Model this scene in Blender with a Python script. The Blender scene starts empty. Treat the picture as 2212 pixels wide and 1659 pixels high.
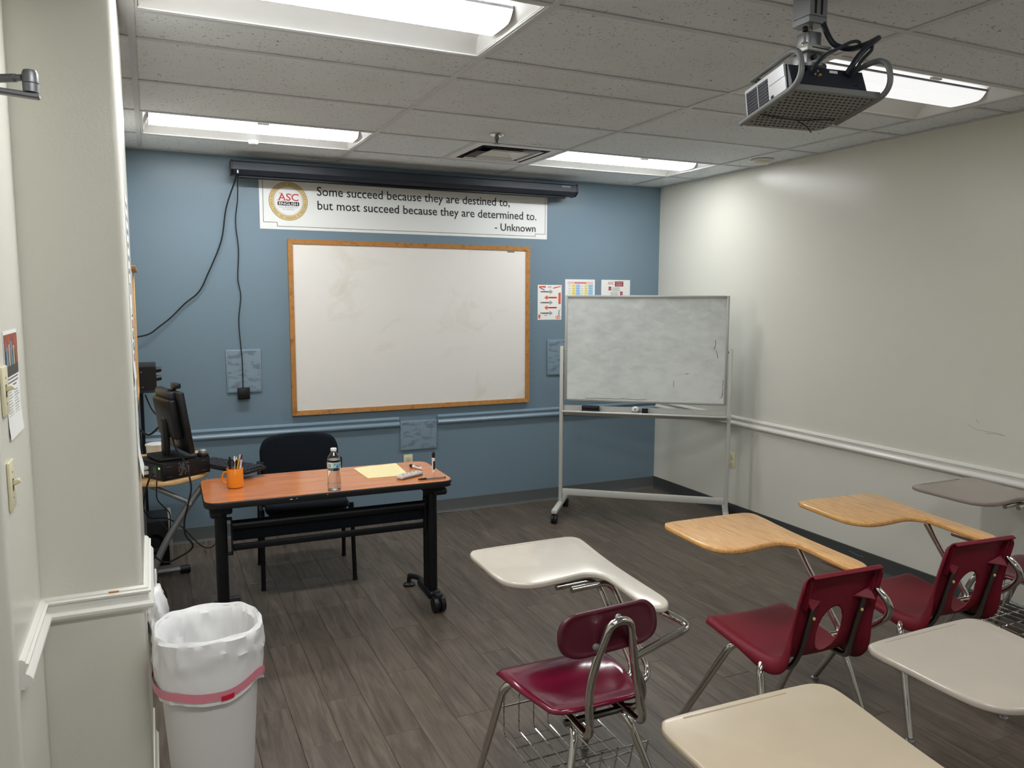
import bpy, bmesh, math, random
from mathutils import Vector, Matrix, Euler, noise as mnoise

random.seed(7)
PI = math.pi
R = math.radians
SC = bpy.context.scene
COL = SC.collection

# ------------------------------------------------------------------ camera
CAM_H = 1.6524
def make_camera():
    yaw, pitch, roll = 0.4340, -0.1114, 0.0035
    f = Vector((math.sin(yaw)*math.cos(pitch), math.cos(yaw)*math.cos(pitch), math.sin(pitch)))
    r0 = Vector((math.cos(yaw), -math.sin(yaw), 0.0))
    u0 = r0.cross(f)
    c, s = math.cos(roll), math.sin(roll)
    r = c*r0 + s*u0
    u = -s*r0 + c*u0
    cd = bpy.data.cameras.new('camera')
    cd.sensor_fit = 'HORIZONTAL'
    cd.sensor_width = 36.0
    cd.lens = 1679.886/2212*36.0
    cd.clip_start = 0.02
    co = bpy.data.objects.new('camera', cd)
    COL.objects.link(co)
    m = Matrix((r, u, -f)).transposed().to_4x4()
    m.translation = (0, 0, CAM_H)
    co.matrix_world = m
    SC.camera = co
make_camera()

# ------------------------------------------------------------------ world, exposure
w = bpy.data.worlds.new('world')
SC.world = w
w.use_nodes = True
w.node_tree.nodes['Background'].inputs[0].default_value = (0.6, 0.65, 0.7, 1)
w.node_tree.nodes['Background'].inputs[1].default_value = 0.05
SC.view_settings.view_transform = 'Standard'
SC.view_settings.look = 'None'
SC.view_settings.gamma = 1.0
SC.view_settings.use_curve_mapping = False
SC.view_settings.exposure = 0.2
SC.cycles.use_light_tree = False
SC.cycles.max_bounces = 10
SC.cycles.diffuse_bounces = 4
SC.cycles.glossy_bounces = 3
SC.cycles.transmission_bounces = 10
SC.cycles.transparent_max_bounces = 4
SC.cycles.caustics_reflective = False
SC.cycles.caustics_refractive = False
LAMP = 45.0          # radiance of the lit fixture lenses
LAMP_DIM = 0.70       # the weak fixture beside the projector

# ------------------------------------------------------------------ helpers
def lin(c):
    c = c/255.0
    return c/12.92 if c <= 0.04045 else ((c+0.055)/1.055)**2.4
def rgb(r, g, b):
    return (lin(r), lin(g), lin(b), 1.0)

MATS = {}
def mat(name, col, rough=0.5, metal=0.0, spec=0.5, coat=0.0, emit=None, estr=0.0, trans=0.0, alpha=1.0, ior=1.45,
        noise=None, bump=None, sheen=0.0):
    """noise=(scale, amount, (sx,sy,sz)) varies colour; bump=(scale, strength, (sx,sy,sz))"""
    m = bpy.data.materials.new(name)
    m.use_nodes = True
    nt = m.node_tree
    b = nt.nodes['Principled BSDF']
    b.inputs['Base Color'].default_value = col
    b.inputs['Roughness'].default_value = rough
    b.inputs['Metallic'].default_value = metal
    b.inputs['Specular IOR Level'].default_value = spec
    b.inputs['Coat Weight'].default_value = coat
    b.inputs['Coat Roughness'].default_value = 0.08
    b.inputs['Transmission Weight'].default_value = trans
    b.inputs['IOR'].default_value = ior
    b.inputs['Alpha'].default_value = alpha
    b.inputs['Sheen Weight'].default_value = sheen
    if emit:
        b.inputs['Emission Color'].default_value = emit
        b.inputs['Emission Strength'].default_value = estr
    if noise or bump:
        tc = nt.nodes.new('ShaderNodeTexCoord')
    if noise:
        sc, amt, st = noise
        mp = nt.nodes.new('ShaderNodeMapping'); mp.inputs['Scale'].default_value = st
        nt.links.new(tc.outputs['Object'], mp.inputs['Vector'])
        n = nt.nodes.new('ShaderNodeTexNoise'); n.inputs['Scale'].default_value = sc
        n.inputs['Detail'].default_value = 3; n.inputs['Roughness'].default_value = 0.6
        nt.links.new(mp.outputs[0], n.inputs['Vector'])
        mr = nt.nodes.new('ShaderNodeMapRange')
        mr.inputs['From Min'].default_value = 0.3; mr.inputs['From Max'].default_value = 0.7
        mr.inputs['To Min'].default_value = 1-amt; mr.inputs['To Max'].default_value = 1+amt
        nt.links.new(n.outputs[0], mr.inputs['Value'])
        mx = nt.nodes.new('ShaderNodeVectorMath'); mx.operation = 'SCALE'
        mx.inputs[0].default_value = col[:3]
        nt.links.new(mr.outputs[0], mx.inputs['Scale'])
        nt.links.new(mx.outputs[0], b.inputs['Base Color'])
    if bump:
        sc, stn, st = bump
        mp2 = nt.nodes.new('ShaderNodeMapping'); mp2.inputs['Scale'].default_value = st
        nt.links.new(tc.outputs['Object'], mp2.inputs['Vector'])
        n2 = nt.nodes.new('ShaderNodeTexNoise'); n2.inputs['Scale'].default_value = sc
        n2.inputs['Detail'].default_value = 1
        nt.links.new(mp2.outputs[0], n2.inputs['Vector'])
        bp = nt.nodes.new('ShaderNodeBump'); bp.inputs['Strength'].default_value = stn
        bp.inputs['Distance'].default_value = 0.003
        nt.links.new(n2.outputs[0], bp.inputs['Height'])
        nt.links.new(bp.outputs[0], b.inputs['Normal'])
    MATS[name] = m
    return m

def ramp_mat(name, cols, rough, scale, stretch, detail=8, distortion=0.0, bump=0.0, rand=False, rough2=None, coat=0.0, spec=0.5):
    """colour ramp over a stretched noise; rand shifts the pattern and shade for every object"""
    m = bpy.data.materials.new(name); m.use_nodes = True
    nt = m.node_tree; b = nt.nodes['Principled BSDF']
    b.inputs['Roughness'].default_value = rough
    b.inputs['Coat Weight'].default_value = coat
    b.inputs['Coat Roughness'].default_value = 0.06
    b.inputs['Specular IOR Level'].default_value = spec
    tc = nt.nodes.new('ShaderNodeTexCoord')
    vec = tc.outputs['Object']
    if rand:
        oi = nt.nodes.new('ShaderNodeObjectInfo')
        ml = nt.nodes.new('ShaderNodeMath'); ml.operation = 'MULTIPLY'; ml.inputs[1].default_value = 37.0
        nt.links.new(oi.outputs['Random'], ml.inputs[0])
        ad = nt.nodes.new('ShaderNodeVectorMath'); ad.operation = 'ADD'
        nt.links.new(vec, ad.inputs[0]); nt.links.new(ml.outputs[0], ad.inputs[1])
        vec = ad.outputs[0]
    mp = nt.nodes.new('ShaderNodeMapping'); mp.inputs['Scale'].default_value = stretch
    nt.links.new(vec, mp.inputs['Vector'])
    n = nt.nodes.new('ShaderNodeTexNoise')
    n.inputs['Scale'].default_value = scale; n.inputs['Detail'].default_value = detail
    n.inputs['Roughness'].default_value = 0.65; n.inputs['Distortion'].default_value = distortion
    nt.links.new(mp.outputs[0], n.inputs['Vector'])
    cr = nt.nodes.new('ShaderNodeValToRGB')
    el = cr.color_ramp.elements
    el[0].position, el[0].color = cols[0]
    el[1].position, el[1].color = cols[-1]
    for p, c in cols[1:-1]:
        e = el.new(p); e.color = c
    nt.links.new(n.outputs[0], cr.inputs[0])
    out = cr.outputs[0]
    if rand:
        mr = nt.nodes.new('ShaderNodeMapRange')
        mr.inputs['To Min'].default_value = 0.91; mr.inputs['To Max'].default_value = 1.09
        nt.links.new(oi.outputs['Random'], mr.inputs['Value'])
        sv = nt.nodes.new('ShaderNodeVectorMath'); sv.operation = 'SCALE'
        nt.links.new(out, sv.inputs[0]); nt.links.new(mr.outputs[0], sv.inputs['Scale'])
        out = sv.outputs[0]
    nt.links.new(out, b.inputs['Base Color'])
    if bump:
        bp = nt.nodes.new('ShaderNodeBump'); bp.inputs['Strength'].default_value = bump
        bp.inputs['Distance'].default_value = 0.002
        nt.links.new(n.outputs[0], bp.inputs['Height']); nt.links.new(bp.outputs[0], b.inputs['Normal'])
    MATS[name] = m
    return m

def fillet(pts, r, n=6, closed=False):
    """round the corners of a polyline with arcs"""
    P = [Vector(p) for p in pts]; out = []
    N = len(P)
    for i in range(N):
        if not closed and i in (0, N-1):
            out.append(P[i]); continue
        a, b, c = P[i-1], P[i], P[(i+1) % N]
        rr = r[i] if isinstance(r, (list, tuple)) else r
        d1 = min(rr, (a-b).length*0.48); d2 = min(rr, (c-b).length*0.48)
        s = b+(a-b).normalized()*d1; e = b+(c-b).normalized()*d2
        for k in range(n+1):
            t = k/n
            out.append((1-t)**2*s+2*t*(1-t)*b+t*t*e)
    return out

def spline(pts, n=6, closed=False):
    """Catmull-Rom through the points"""
    P = [Vector(p) for p in pts]; N = len(P); out = []
    segs = N if closed else N-1
    for i in range(segs):
        if closed:
            a, b, c, d = P[(i-1) % N], P[i], P[(i+1) % N], P[(i+2) % N]
        else:
            a, b, c, d = P[max(i-1, 0)], P[i], P[i+1], P[min(i+2, N-1)]
        for k in range(n):
            t = k/n
            out.append(0.5*((2*b)+(c-a)*t+(2*a-5*b+4*c-d)*t*t+(3*b-3*c+d-a)*t**3))
    if not closed:
        out.append(P[-1])
    return out

class MB:
    def __init__(self):
        self.v = []; self.f = []
    def add(self, vs, fs):
        o = len(self.v)
        self.v += [tuple(x) for x in vs]
        self.f += [tuple(i+o for i in q) for q in fs]
        return self
    def box(self, x0, x1, y0, y1, z0, z1):
        vs = [(x, y, z) for z in (z0, z1) for y in (y0, y1) for x in (x0, x1)]
        return self.add(vs, [(0, 2, 3, 1), (4, 5, 7, 6), (0, 1, 5, 4), (2, 6, 7, 3), (0, 4, 6, 2), (1, 3, 7, 5)])
    def rbox(self, x0, x1, y0, y1, z0, z1, r=0.004, seg=2, m=None):
        bm = bmesh.new(); bmesh.ops.create_cube(bm, size=1)
        for v in bm.verts:
            v.co = Vector(((x0+x1)/2+v.co.x*(x1-x0), (y0+y1)/2+v.co.y*(y1-y0), (z0+z1)/2+v.co.z*(z1-z0)))
        r = min(r, 0.49*min(x1-x0, y1-y0, z1-z0))
        bmesh.ops.bevel(bm, geom=bm.edges[:], offset=r, segments=seg, profile=0.5, affect='EDGES')
        return self._bm(bm, m)
    def _bm(self, bm, m=None):
        bm.verts.ensure_lookup_table()
        vs = [(m @ v.co) if m else v.co.copy() for v in bm.verts]
        fs = [tuple(v.index for v in q.verts) for q in bm.faces]
        bm.verts.index_update()
        self.add(vs, fs); bm.free(); return self
    def tube(self, path, r, n=10, closed=False, cap=True, r2=None):
        P = [Vector(p) for p in path]
        N = len(P); o = len(self.v)
        T = []
        for i in range(N):
            if closed:
                t = P[(i+1) % N]-P[i-1]
            else:
                t = P[min(i+1, N-1)]-P[max(i-1, 0)]
            T.append(t.normalized() if t.length > 1e-9 else Vector((0, 0, 1)))
        ref = Vector((0, 0, 1)) if abs(T[0].z) < 0.9 else Vector((1, 0, 0))
        nx = T[0].cross(ref).normalized()
        for i in range(N):
            nx = (nx-T[i]*nx.dot(T[i]))
            nx = nx.normalized() if nx.length > 1e-6 else T[i].orthogonal().normalized()
            ny = T[i].cross(nx)
            rr = r if r2 is None else r+(r2-r)*i/(N-1)
            for k in range(n):
                a = 2*PI*k/n
                self.v.append(tuple(P[i]+nx*(rr*math.cos(a))+ny*(rr*math.sin(a))))
        for i in range(N if closed else N-1):
            j = (i+1) % N
            for k in range(n):
                l = (k+1) % n
                self.f.append((o+i*n+k, o+i*n+l, o+j*n+l, o+j*n+k))
        if cap and not closed:
            self.f.append(tuple(o+k for k in reversed(range(n))))
            self.f.append(tuple(o+(N-1)*n+k for k in range(n)))
        return self
    def lathe(self, prof, c=(0, 0, 0), n=24, axis='z', sx=1.0, sy=1.0, cap=True):
        o = len(self.v); m = len(prof)
        for (r, h) in prof:
            for k in range(n):
                a = 2*PI*k/n
                p = (r*math.cos(a)*sx, r*math.sin(a)*sy, h)
                if axis == 'x': p = (p[2], p[0], p[1])
                elif axis == 'y': p = (p[1], p[2], p[0])
                self.v.append((c[0]+p[0], c[1]+p[1], c[2]+p[2]))
        for i in range(m-1):
            for k in range(n):
                l = (k+1) % n
                self.f.append((o+i*n+k, o+i*n+l, o+(i+1)*n+l, o+(i+1)*n+k))
        if cap:
            self.f.append(tuple(o+k for k in reversed(range(n))))
            self.f.append(tuple(o+(m-1)*n+k for k in range(n)))
        return self
    def prism(self, outline, z0, z1, rim=0.0, seg=3):
        """outline: ccw list of (x, y); rim rounds top and bottom edges"""
        P = [Vector((p[0], p[1])) for p in outline]; N = len(P)
        nrm = []
        for i in range(N):
            t = (P[(i+1) % N]-P[i-1]).normalized()
            nrm.append(Vector((t.y, -t.x)))
        rings = []
        if rim > 0:
            for k in range(seg+1):
                a = PI/2*k/seg
                rings.append((rim*(1-math.sin(a)), z0+rim*(1-math.cos(a))))
            for k in range(seg+1):
                a = PI/2*k/seg
                rings.append((rim*(1-math.cos(a)), z1-rim*(1-math.sin(a))))
        else:
            rings = [(0, z0), (0, z1)]
        o = len(self.v)
        for ins, z in rings:
            for i in range(N):
                q = P[i]-nrm[i]*ins
                self.v.append((q.x, q.y, z))
        for i in range(len(rings)-1):
            for k in range(N):
                l = (k+1) % N
                self.f.append((o+i*N+k, o+i*N+l, o+(i+1)*N+l, o+(i+1)*N+k))
        self.f.append(tuple(o+k for k in reversed(range(N))))
        self.f.append(tuple(o+(len(rings)-1)*N+k for k in range(N)))
        return self
    def sweep(self, path, prof):
        """plan path [(x,y)], profile [(out, z)] on the right-hand side, mitred"""
        P = [Vector((p[0], p[1])) for p in path]; N = len(P); M = len(prof); o = len(self.v)
        for i in range(N):
            d1 = (P[i]-P[i-1]).normalized() if i > 0 else (P[1]-P[0]).normalized()
            d2 = (P[i+1]-P[i]).normalized() if i < N-1 else d1
            n1 = Vector((d1.y, -d1.x)); n2 = Vector((d2.y, -d2.x))
            n = (n1+n2).normalized(); k = 1.0/max(0.3, n.dot(n1))
            for (q, z) in prof:
                v = P[i]+n*(q*k)
                self.v.append((v.x, v.y, z))
        for i in range(N-1):
            for k in range(M-1):
                self.f.append((o+i*M+k, o+(i+1)*M+k, o+(i+1)*M+k+1, o+i*M+k+1))
        self.f.append(tuple(o+k for k in range(M)))
        self.f.append(tuple(o+(N-1)*M+k for k in reversed(range(M))))
        return self
    def xf(self, m):
        self.v = [tuple(m @ Vector(p)) for p in self.v]
        return self
    def mesh(self, name, smooth=True, ang=38):
        me = bpy.data.meshes.new(name)
        me.from_pydata(self.v, [], self.f)
        bm = bmesh.new(); bm.from_mesh(me)
        bmesh.ops.recalc_face_normals(bm, faces=bm.faces[:])
        bm.to_mesh(me); bm.free()
        if smooth:
            me.polygons.foreach_set('use_smooth', [True]*len(me.polygons))
            me.set_sharp_from_angle(angle=R(ang))
        me.update()
        return me

def link(name, me, m, parent=None, loc=None):
    o = bpy.data.objects.new(name, me)
    COL.objects.link(o)
    if m is not None and me is not None and not me.materials:
        me.materials.append(m)
    if parent is not None:
        o.parent = parent
    if loc is not None:
        o.location = loc
    return o
def obj(name, mb, m, parent=None, smooth=True, ang=38, loc=None):
    return link(name, mb.mesh(name, smooth, ang), m, parent, loc)
def thing(name, label, cat, loc=(0, 0, 0), rotz=0.0, group=None):
    o = bpy.data.objects.new(name, None)
    o.empty_display_size = 0.05
    COL.objects.link(o)
    o.location = loc
    o.rotation_euler = (0, 0, rotz)
    o['label'] = label; o['category'] = cat
    if group: o['group'] = group
    return o
def tag(o, label, cat, group=None):
    o['label'] = label; o['category'] = cat
    if group: o['group'] = group
    return o
def struct(name, mb, m, smooth=True, ang=38, label=None):
    o = obj(name, mb, m, None, smooth, ang)
    o['kind'] = 'structure'
    if label: o['label'] = label
    return o
def part_label(o, label):
    o['label'] = label
    return o
def cup(a, b):
    return Vector(a).lerp(Vector(b), 0.5)

def text(name, body, m, parent, x, z, y, height=None, width=None, align='LEFT', bold=0.0, mw=None, words=False):
    """flat lettering in the x-z plane facing -y; scaled to the given width and/or height"""
    cu = bpy.data.curves.new(name, 'FONT')
    cu.body = body; cu.size = 1.0; cu.resolution_u = 3
    cu.offset = bold
    to = bpy.data.objects.new(name, cu); COL.objects.link(to)
    bpy.context.view_layer.update()
    me = bpy.data.meshes.new_from_object(to.evaluated_get(bpy.context.evaluated_depsgraph_get()))
    bpy.data.objects.remove(to)
    xs = [v.co.x for v in me.vertices]; x0, x1 = min(xs), max(xs)
    s = height if height else width/(x1-x0)
    sx = width/(x1-x0) if width else s
    off = {'LEFT': x0, 'CENTER': (x0+x1)/2, 'RIGHT': x1}[align]
    for v in me.vertices:
        v.co = Vector(((v.co.x-off)*sx, 0.0, v.co.y*s))
    me.name = name
    if words:
        # one mesh for each printed word
        bm = bmesh.new(); bm.from_mesh(me)
        left = set(bm.faces); isl = []
        while left:
            st = [left.pop()]; grp = set(st)
            while st:
                for e in st.pop().edges:
                    for q in e.link_faces:
                        if q in left: left.discard(q); grp.add(q); st.append(q)
            xx = [v.co.x for q in grp for v in q.verts]
            isl.append((min(xx), max(xx), grp))
        isl.sort(key=lambda q: q[0])
        groups = [[isl[0]]]
        for q in isl[1:]:
            if q[0]-max(r[1] for r in groups[-1]) > words*s: groups.append([q])
            else: groups[-1].append(q)
        for g in groups:
            vs, fs, ix = [], [], {}
            for q in g:
                for fc in q[2]:
                    f = []
                    for v in fc.verts:
                        if v not in ix: ix[v] = len(vs); vs.append(tuple(v.co))
                        f.append(ix[v])
                    fs.append(tuple(f))
            obj(name, MB().add(vs, fs), m, parent, False, loc=(x, y, z))
        bm.free()
        return
    o = link(name, me, m, parent)
    if mw is not None:
        o.matrix_local = mw
    else:
        o.location = (x, y, z)
    return o
# ------------------------------------------------------------------ materials
mat('blue_paint', rgb(117, 138, 152), 0.28, spec=0.45, bump=(150, 0.10, (1, 1, 1)))
mat('grey_paint', rgb(221, 219, 208), 0.24, spec=0.45, bump=(150, 0.10, (1, 1, 1)))
mat('trim_white', rgb(228, 226, 218), 0.30, spec=0.5)
mat('trim_blue', rgb(127, 149, 164), 0.30, spec=0.5)
mat('vinyl_base', rgb(66, 69, 68), 0.55)
mat('vinyl_base_blue', rgb(92, 96, 96), 0.55)
mat('floor_sub', rgb(48, 44, 40), 0.8)
mat('tbar', rgb(206, 207, 210), 0.45)
mat('panel_grey', rgb(206, 206, 208), 0.5)
mat('white_enamel', rgb(236, 236, 234), 0.4)
mat('chrome', rgb(215, 213, 208), 0.06, metal=1.0)
mat('steel_dark', rgb(120, 120, 118), 0.28, metal=1.0)
mat('steel_grey', rgb(150, 152, 154), 0.42, metal=0.7)
mat('alu', rgb(190, 190, 186), 0.38, metal=0.35)
mat('alu_light', rgb(206, 206, 200), 0.42, metal=0.1)
mat('black_plastic', rgb(17, 18, 21), 0.42)
mat('off_white', rgb(226, 224, 214), 0.45)
mat('black_gloss', rgb(16, 17, 19), 0.22)
mat('black_metal', rgb(12, 14, 18), 0.40, spec=0.35)
mat('black_fabric', rgb(18, 23, 30), 0.9, spec=0.2, bump=(420, 0.35, (1, 1, 1)))
mat('grey_fabric', rgb(44, 47, 50), 0.9, bump=(420, 0.3, (1, 1, 1)))
mat('case_black', rgb(40, 45, 55), 0.42, bump=(420, 0.12, (1, 1, 1)))
mat('rubber', rgb(20, 20, 21), 0.7)
mat('maroon_gloss', rgb(104, 12, 42), 0.15, coat=0.15)
mat('maroon_dark', rgb(74, 16, 32), 0.34, coat=0.15)
mat('maroon_plastic', rgb(116, 28, 42), 0.46, spec=0.32, bump=(380, 0.10, (1, 1, 1)))
mat('paper', rgb(238, 238, 234), 0.6)
mat('banner_vinyl', rgb(236, 238, 236), 0.35)
mat('ink', rgb(14, 17, 27), 0.6)
mat('ink_soft', rgb(120, 120, 122), 0.6)
mat('gold', rgb(214, 190, 132), 0.5)
mat('gold_dark', rgb(128, 108, 66), 0.5)
mat('red_ink', rgb(190, 52, 66), 0.5)
mat('maroon_ink', rgb(150, 30, 52), 0.5)
mat('orange_ink', rgb(226, 100, 70), 0.5)
mat('grey_ink', rgb(160, 162, 162), 0.5)
mat('pink_ink', rgb(240, 200, 200), 0.5)
mat('yellow_ink', rgb(246, 228, 140), 0.5)
mat('blue_ink', rgb(168, 206, 240), 0.5)
mat('blue_mark', rgb(70, 110, 190), 0.5)
mat('teal_ink', rgb(168, 212, 214), 0.5)
mat('ivory', rgb(222, 214, 180), 0.35)
mat('ivory_slot', rgb(70, 64, 50), 0.6)
mat('cup_orange', rgb(236, 138, 28), 0.2, coat=0.4)
mat('manila', rgb(246, 232, 178), 0.55)
mat('remote_grey', rgb(205, 203, 196), 0.4)
mat('marker_white', rgb(232, 230, 226), 0.35)
mat('pencil_yellow', rgb(226, 168, 40), 0.4)
mat('purple', rgb(62, 44, 96), 0.4)
mat('can_white', rgb(226, 222, 220), 0.42, noise=(6, 0.02, (1, 1, 1)))
mat('bag_white', rgb(238, 237, 236), 0.32, bump=(30, 0.35, (1, 1, 0.4)))
mat('tie_pink', rgb(224, 138, 152), 0.35)
mat('tie_red', rgb(206, 34, 60), 0.35)
mat('lens_off', rgb(240, 240, 240), 0.4, emit=(0.97, 0.99, 1.0, 1), estr=LAMP)
mat('lens_dim', rgb(240, 240, 240), 0.4, emit=(0.98, 0.99, 1.0, 1), estr=LAMP_DIM)
mat('lens_soft', rgb(240, 240, 240), 0.4, emit=(0.97, 0.99, 1.0, 1), estr=3.4)
mat('lens_back', rgb(240, 240, 240), 0.4, emit=(0.97, 0.99, 1.0, 1), estr=LAMP*0.68)
mat('lens_half', rgb(240, 240, 240), 0.4, emit=(0.97, 0.99, 1.0, 1), estr=LAMP*0.45)
mat('clear_pet', (0.97, 0.98, 0.98, 1), 0.04, trans=1.0, ior=1.38)
mat('water', (0.98, 0.99, 1.0, 1), 0.0, trans=1.0, ior=1.33)
mat('amber', rgb(150, 200, 60), 0.4, emit=(0.3, 1, 0.2, 1), estr=1.5)
mat('proj_silver', rgb(205, 206, 208), 0.28, metal=0.25)
mat('proj_black', rgb(38, 42, 54), 0.35)
mat('tray_grey', rgb(128, 130, 128), 0.4, metal=0.2)
mat('hole_dark', rgb(38, 38, 40), 0.8)
mat('duct_dark', rgb(34, 40, 52), 0.7)
mat('tablet_beige', rgb(197, 189, 175), 0.2, coat=0.25, noise=(5, 0.05, (1, 1, 1)))
mat('tablet_tan', rgb(180, 165, 142), 0.26, coat=0.15, noise=(4, 0.04, (1, 1, 1)))
mat('tablet_stone', rgb(178, 168, 155), 0.24, coat=0.2, noise=(5, 0.03, (1, 1, 1)))
mat('tablet_taupe', rgb(150, 138, 130), 0.26, coat=0.2, noise=(5, 0.03, (1, 1, 1)))
ramp_mat('oak_tablet', [(0.30, rgb(176, 120, 64)), (0.45, rgb(212, 158, 96)), (0.58, rgb(230, 176, 106)), (0.75, rgb(200, 142, 78))],
         0.22, 5.5, (9, 0.9, 9), distortion=1.4, coat=0.3)
ramp_mat('oak_frame', [(0.3, rgb(140, 92, 44)), (0.5, rgb(186, 132, 72)), (0.7, rgb(166, 112, 58))], 0.45, 6, (4, 4, 4), distortion=0.6)
ramp_mat('pine', [(0.3, rgb(206, 160, 104)), (0.5, rgb(226, 184, 130)), (0.7, rgb(214, 170, 114))], 0.35, 6, (3, 3, 12), coat=0.2)
ramp_mat('cherry_top', [(0.28, rgb(172, 94, 50)), (0.5, rgb(204, 124, 72)), (0.72, rgb(216, 140, 84))], 0.24, 4.0, (0.8, 14, 4), distortion=0.5, coat=0.25)
ramp_mat('floor_plank', [(0.25, rgb(58, 50, 44)), (0.42, rgb(86, 76, 66)), (0.54, rgb(98, 88, 77)), (0.66, rgb(112, 101, 89)), (0.80, rgb(76, 67, 58))],
         0.40, 3.2, (9, 0.75, 3), distortion=1.3, bump=0.06, rand=True, spec=0.45)

def tile_material():
    m = bpy.data.materials.new('acoustic_tile'); m.use_nodes = True
    nt = m.node_tree; b = nt.nodes['Principled BSDF']
    b.inputs['Roughness'].default_value = 0.9
    b.inputs['Specular IOR Level'].default_value = 0.1
    tc = nt.nodes.new('ShaderNodeTexCoord')
    oi = nt.nodes.new('ShaderNodeObjectInfo')
    ml = nt.nodes.new('ShaderNodeMath'); ml.operation = 'MULTIPLY'; ml.inputs[1].default_value = 23.0
    nt.links.new(oi.outputs['Random'], ml.inputs[0])
    ad = nt.nodes.new('ShaderNodeVectorMath'); ad.operation = 'ADD'
    nt.links.new(tc.outputs['Object'], ad.inputs[0]); nt.links.new(ml.outputs[0], ad.inputs[1])
    n1 = nt.nodes.new('ShaderNodeTexNoise'); n1.inputs['Scale'].default_value = 85; n1.inputs['Detail'].default_value = 2.5
    n1.inputs['Distortion'].default_value = 1.2
    nt.links.new(ad.outputs[0], n1.inputs['Vector'])
    cr = nt.nodes.new('ShaderNodeValToRGB')
    cr.color_ramp.elements[0].position = 0.30; cr.color_ramp.elements[0].color = (0.10, 0.095, 0.09, 1)
    cr.color_ramp.elements[1].position = 0.355; cr.color_ramp.elements[1].color = rgb(230, 235, 239)
    nt.links.new(n1.outputs[0], cr.inputs[0])
    n2 = nt.nodes.new('ShaderNodeTexNoise'); n2.inputs['Scale'].default_value = 3.0
    nt.links.new(ad.outputs[0], n2.inputs['Vector'])
    mr = nt.nodes.new('ShaderNodeMapRange'); mr.inputs['To Min'].default_value = 0.94; mr.inputs['To Max'].default_value = 1.06
    nt.links.new(n2.outputs[0], mr.inputs['Value'])
    sv = nt.nodes.new('ShaderNodeVectorMath'); sv.operation = 'SCALE'
    nt.links.new(cr.outputs[0], sv.inputs[0]); nt.links.new(mr.outputs[0], sv.inputs['Scale'])
    nt.links.new(sv.outputs[0], b.inputs['Base Color'])
    bp = nt.nodes.new('ShaderNodeBump'); bp.inputs['Strength'].default_value = 0.35; bp.inputs['Distance'].default_value = 0.002
    nt.links.new(n1.outputs[0], bp.inputs['Height']); nt.links.new(bp.outputs[0], b.inputs['Normal'])
    MATS['acoustic_tile'] = m
tile_material()

def board_material(name, base, smear, lo, hi, scale, stretch, rough, dist=1.5):
    """dry-erase surface with rubbed-out ink left on it"""
    m = bpy.data.materials.new(name); m.use_nodes = True
    nt = m.node_tree; b = nt.nodes['Principled BSDF']
    b.inputs['Roughness'].default_value = rough
    tc = nt.nodes.new('ShaderNodeTexCoord')
    mp = nt.nodes.new('ShaderNodeMapping'); mp.inputs['Scale'].default_value = stretch
    nt.links.new(tc.outputs['Object'], mp.inputs['Vector'])
    n = nt.nodes.new('ShaderNodeTexNoise'); n.inputs['Scale'].default_value = scale
    n.inputs['Detail'].default_value = 7; n.inputs['Distortion'].default_value = dist; n.inputs['Roughness'].default_value = 0.6
    nt.links.new(mp.outputs[0], n.inputs['Vector'])
    n2 = nt.nodes.new('ShaderNodeTexNoise'); n2.inputs['Scale'].default_value = 1.6
    nt.links.new(tc.outputs['Object'], n2.inputs['Vector'])
    mu = nt.nodes.new('ShaderNodeMath'); mu.operation = 'MULTIPLY'
    nt.links.new(n.outputs[0], mu.inputs[0]); nt.links.new(n2.outputs[0], mu.inputs[1])
    mr = nt.nodes.new('ShaderNodeMapRange'); mr.inputs['From Min'].default_value = lo; mr.inputs['From Max'].default_value = hi
    nt.links.new(mu.outputs[0], mr.inputs['Value'])
    mx = nt.nodes.new('ShaderNodeMix'); mx.data_type = 'RGBA'
    mx.inputs[6].default_value = base; mx.inputs[7].default_value = smear
    nt.links.new(mr.outputs[0], mx.inputs[0])
    nt.links.new(mx.outputs[2], b.inputs['Base Color'])
    MATS[name] = m
board_material('whiteboard', rgb(236, 233, 228), rgb(224, 220, 208), 0.28, 0.44, 3.2, (1, 1, 1.3), 0.22)
board_material('whiteboard_used', rgb(238, 242, 239), rgb(212, 217, 215), 0.16, 0.38, 9.0, (1, 1, 1.7), 0.28, 0.3)
board_material('worn_plate', rgb(130, 150, 164), rgb(106, 122, 136), 0.235, 0.275, 14.0, (1, 1, 2.2), 0.4, 0.2)

# ------------------------------------------------------------------ room shell
XR, YB, ZC, YF = 3.937, 5.537, 2.5705, -3.6
XL, XCOL, XALC, XENT = -0.125, -0.055, -0.325, -0.95
YCOL0, YCOL1, YALC = 2.55, 3.10, 2.08

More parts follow.
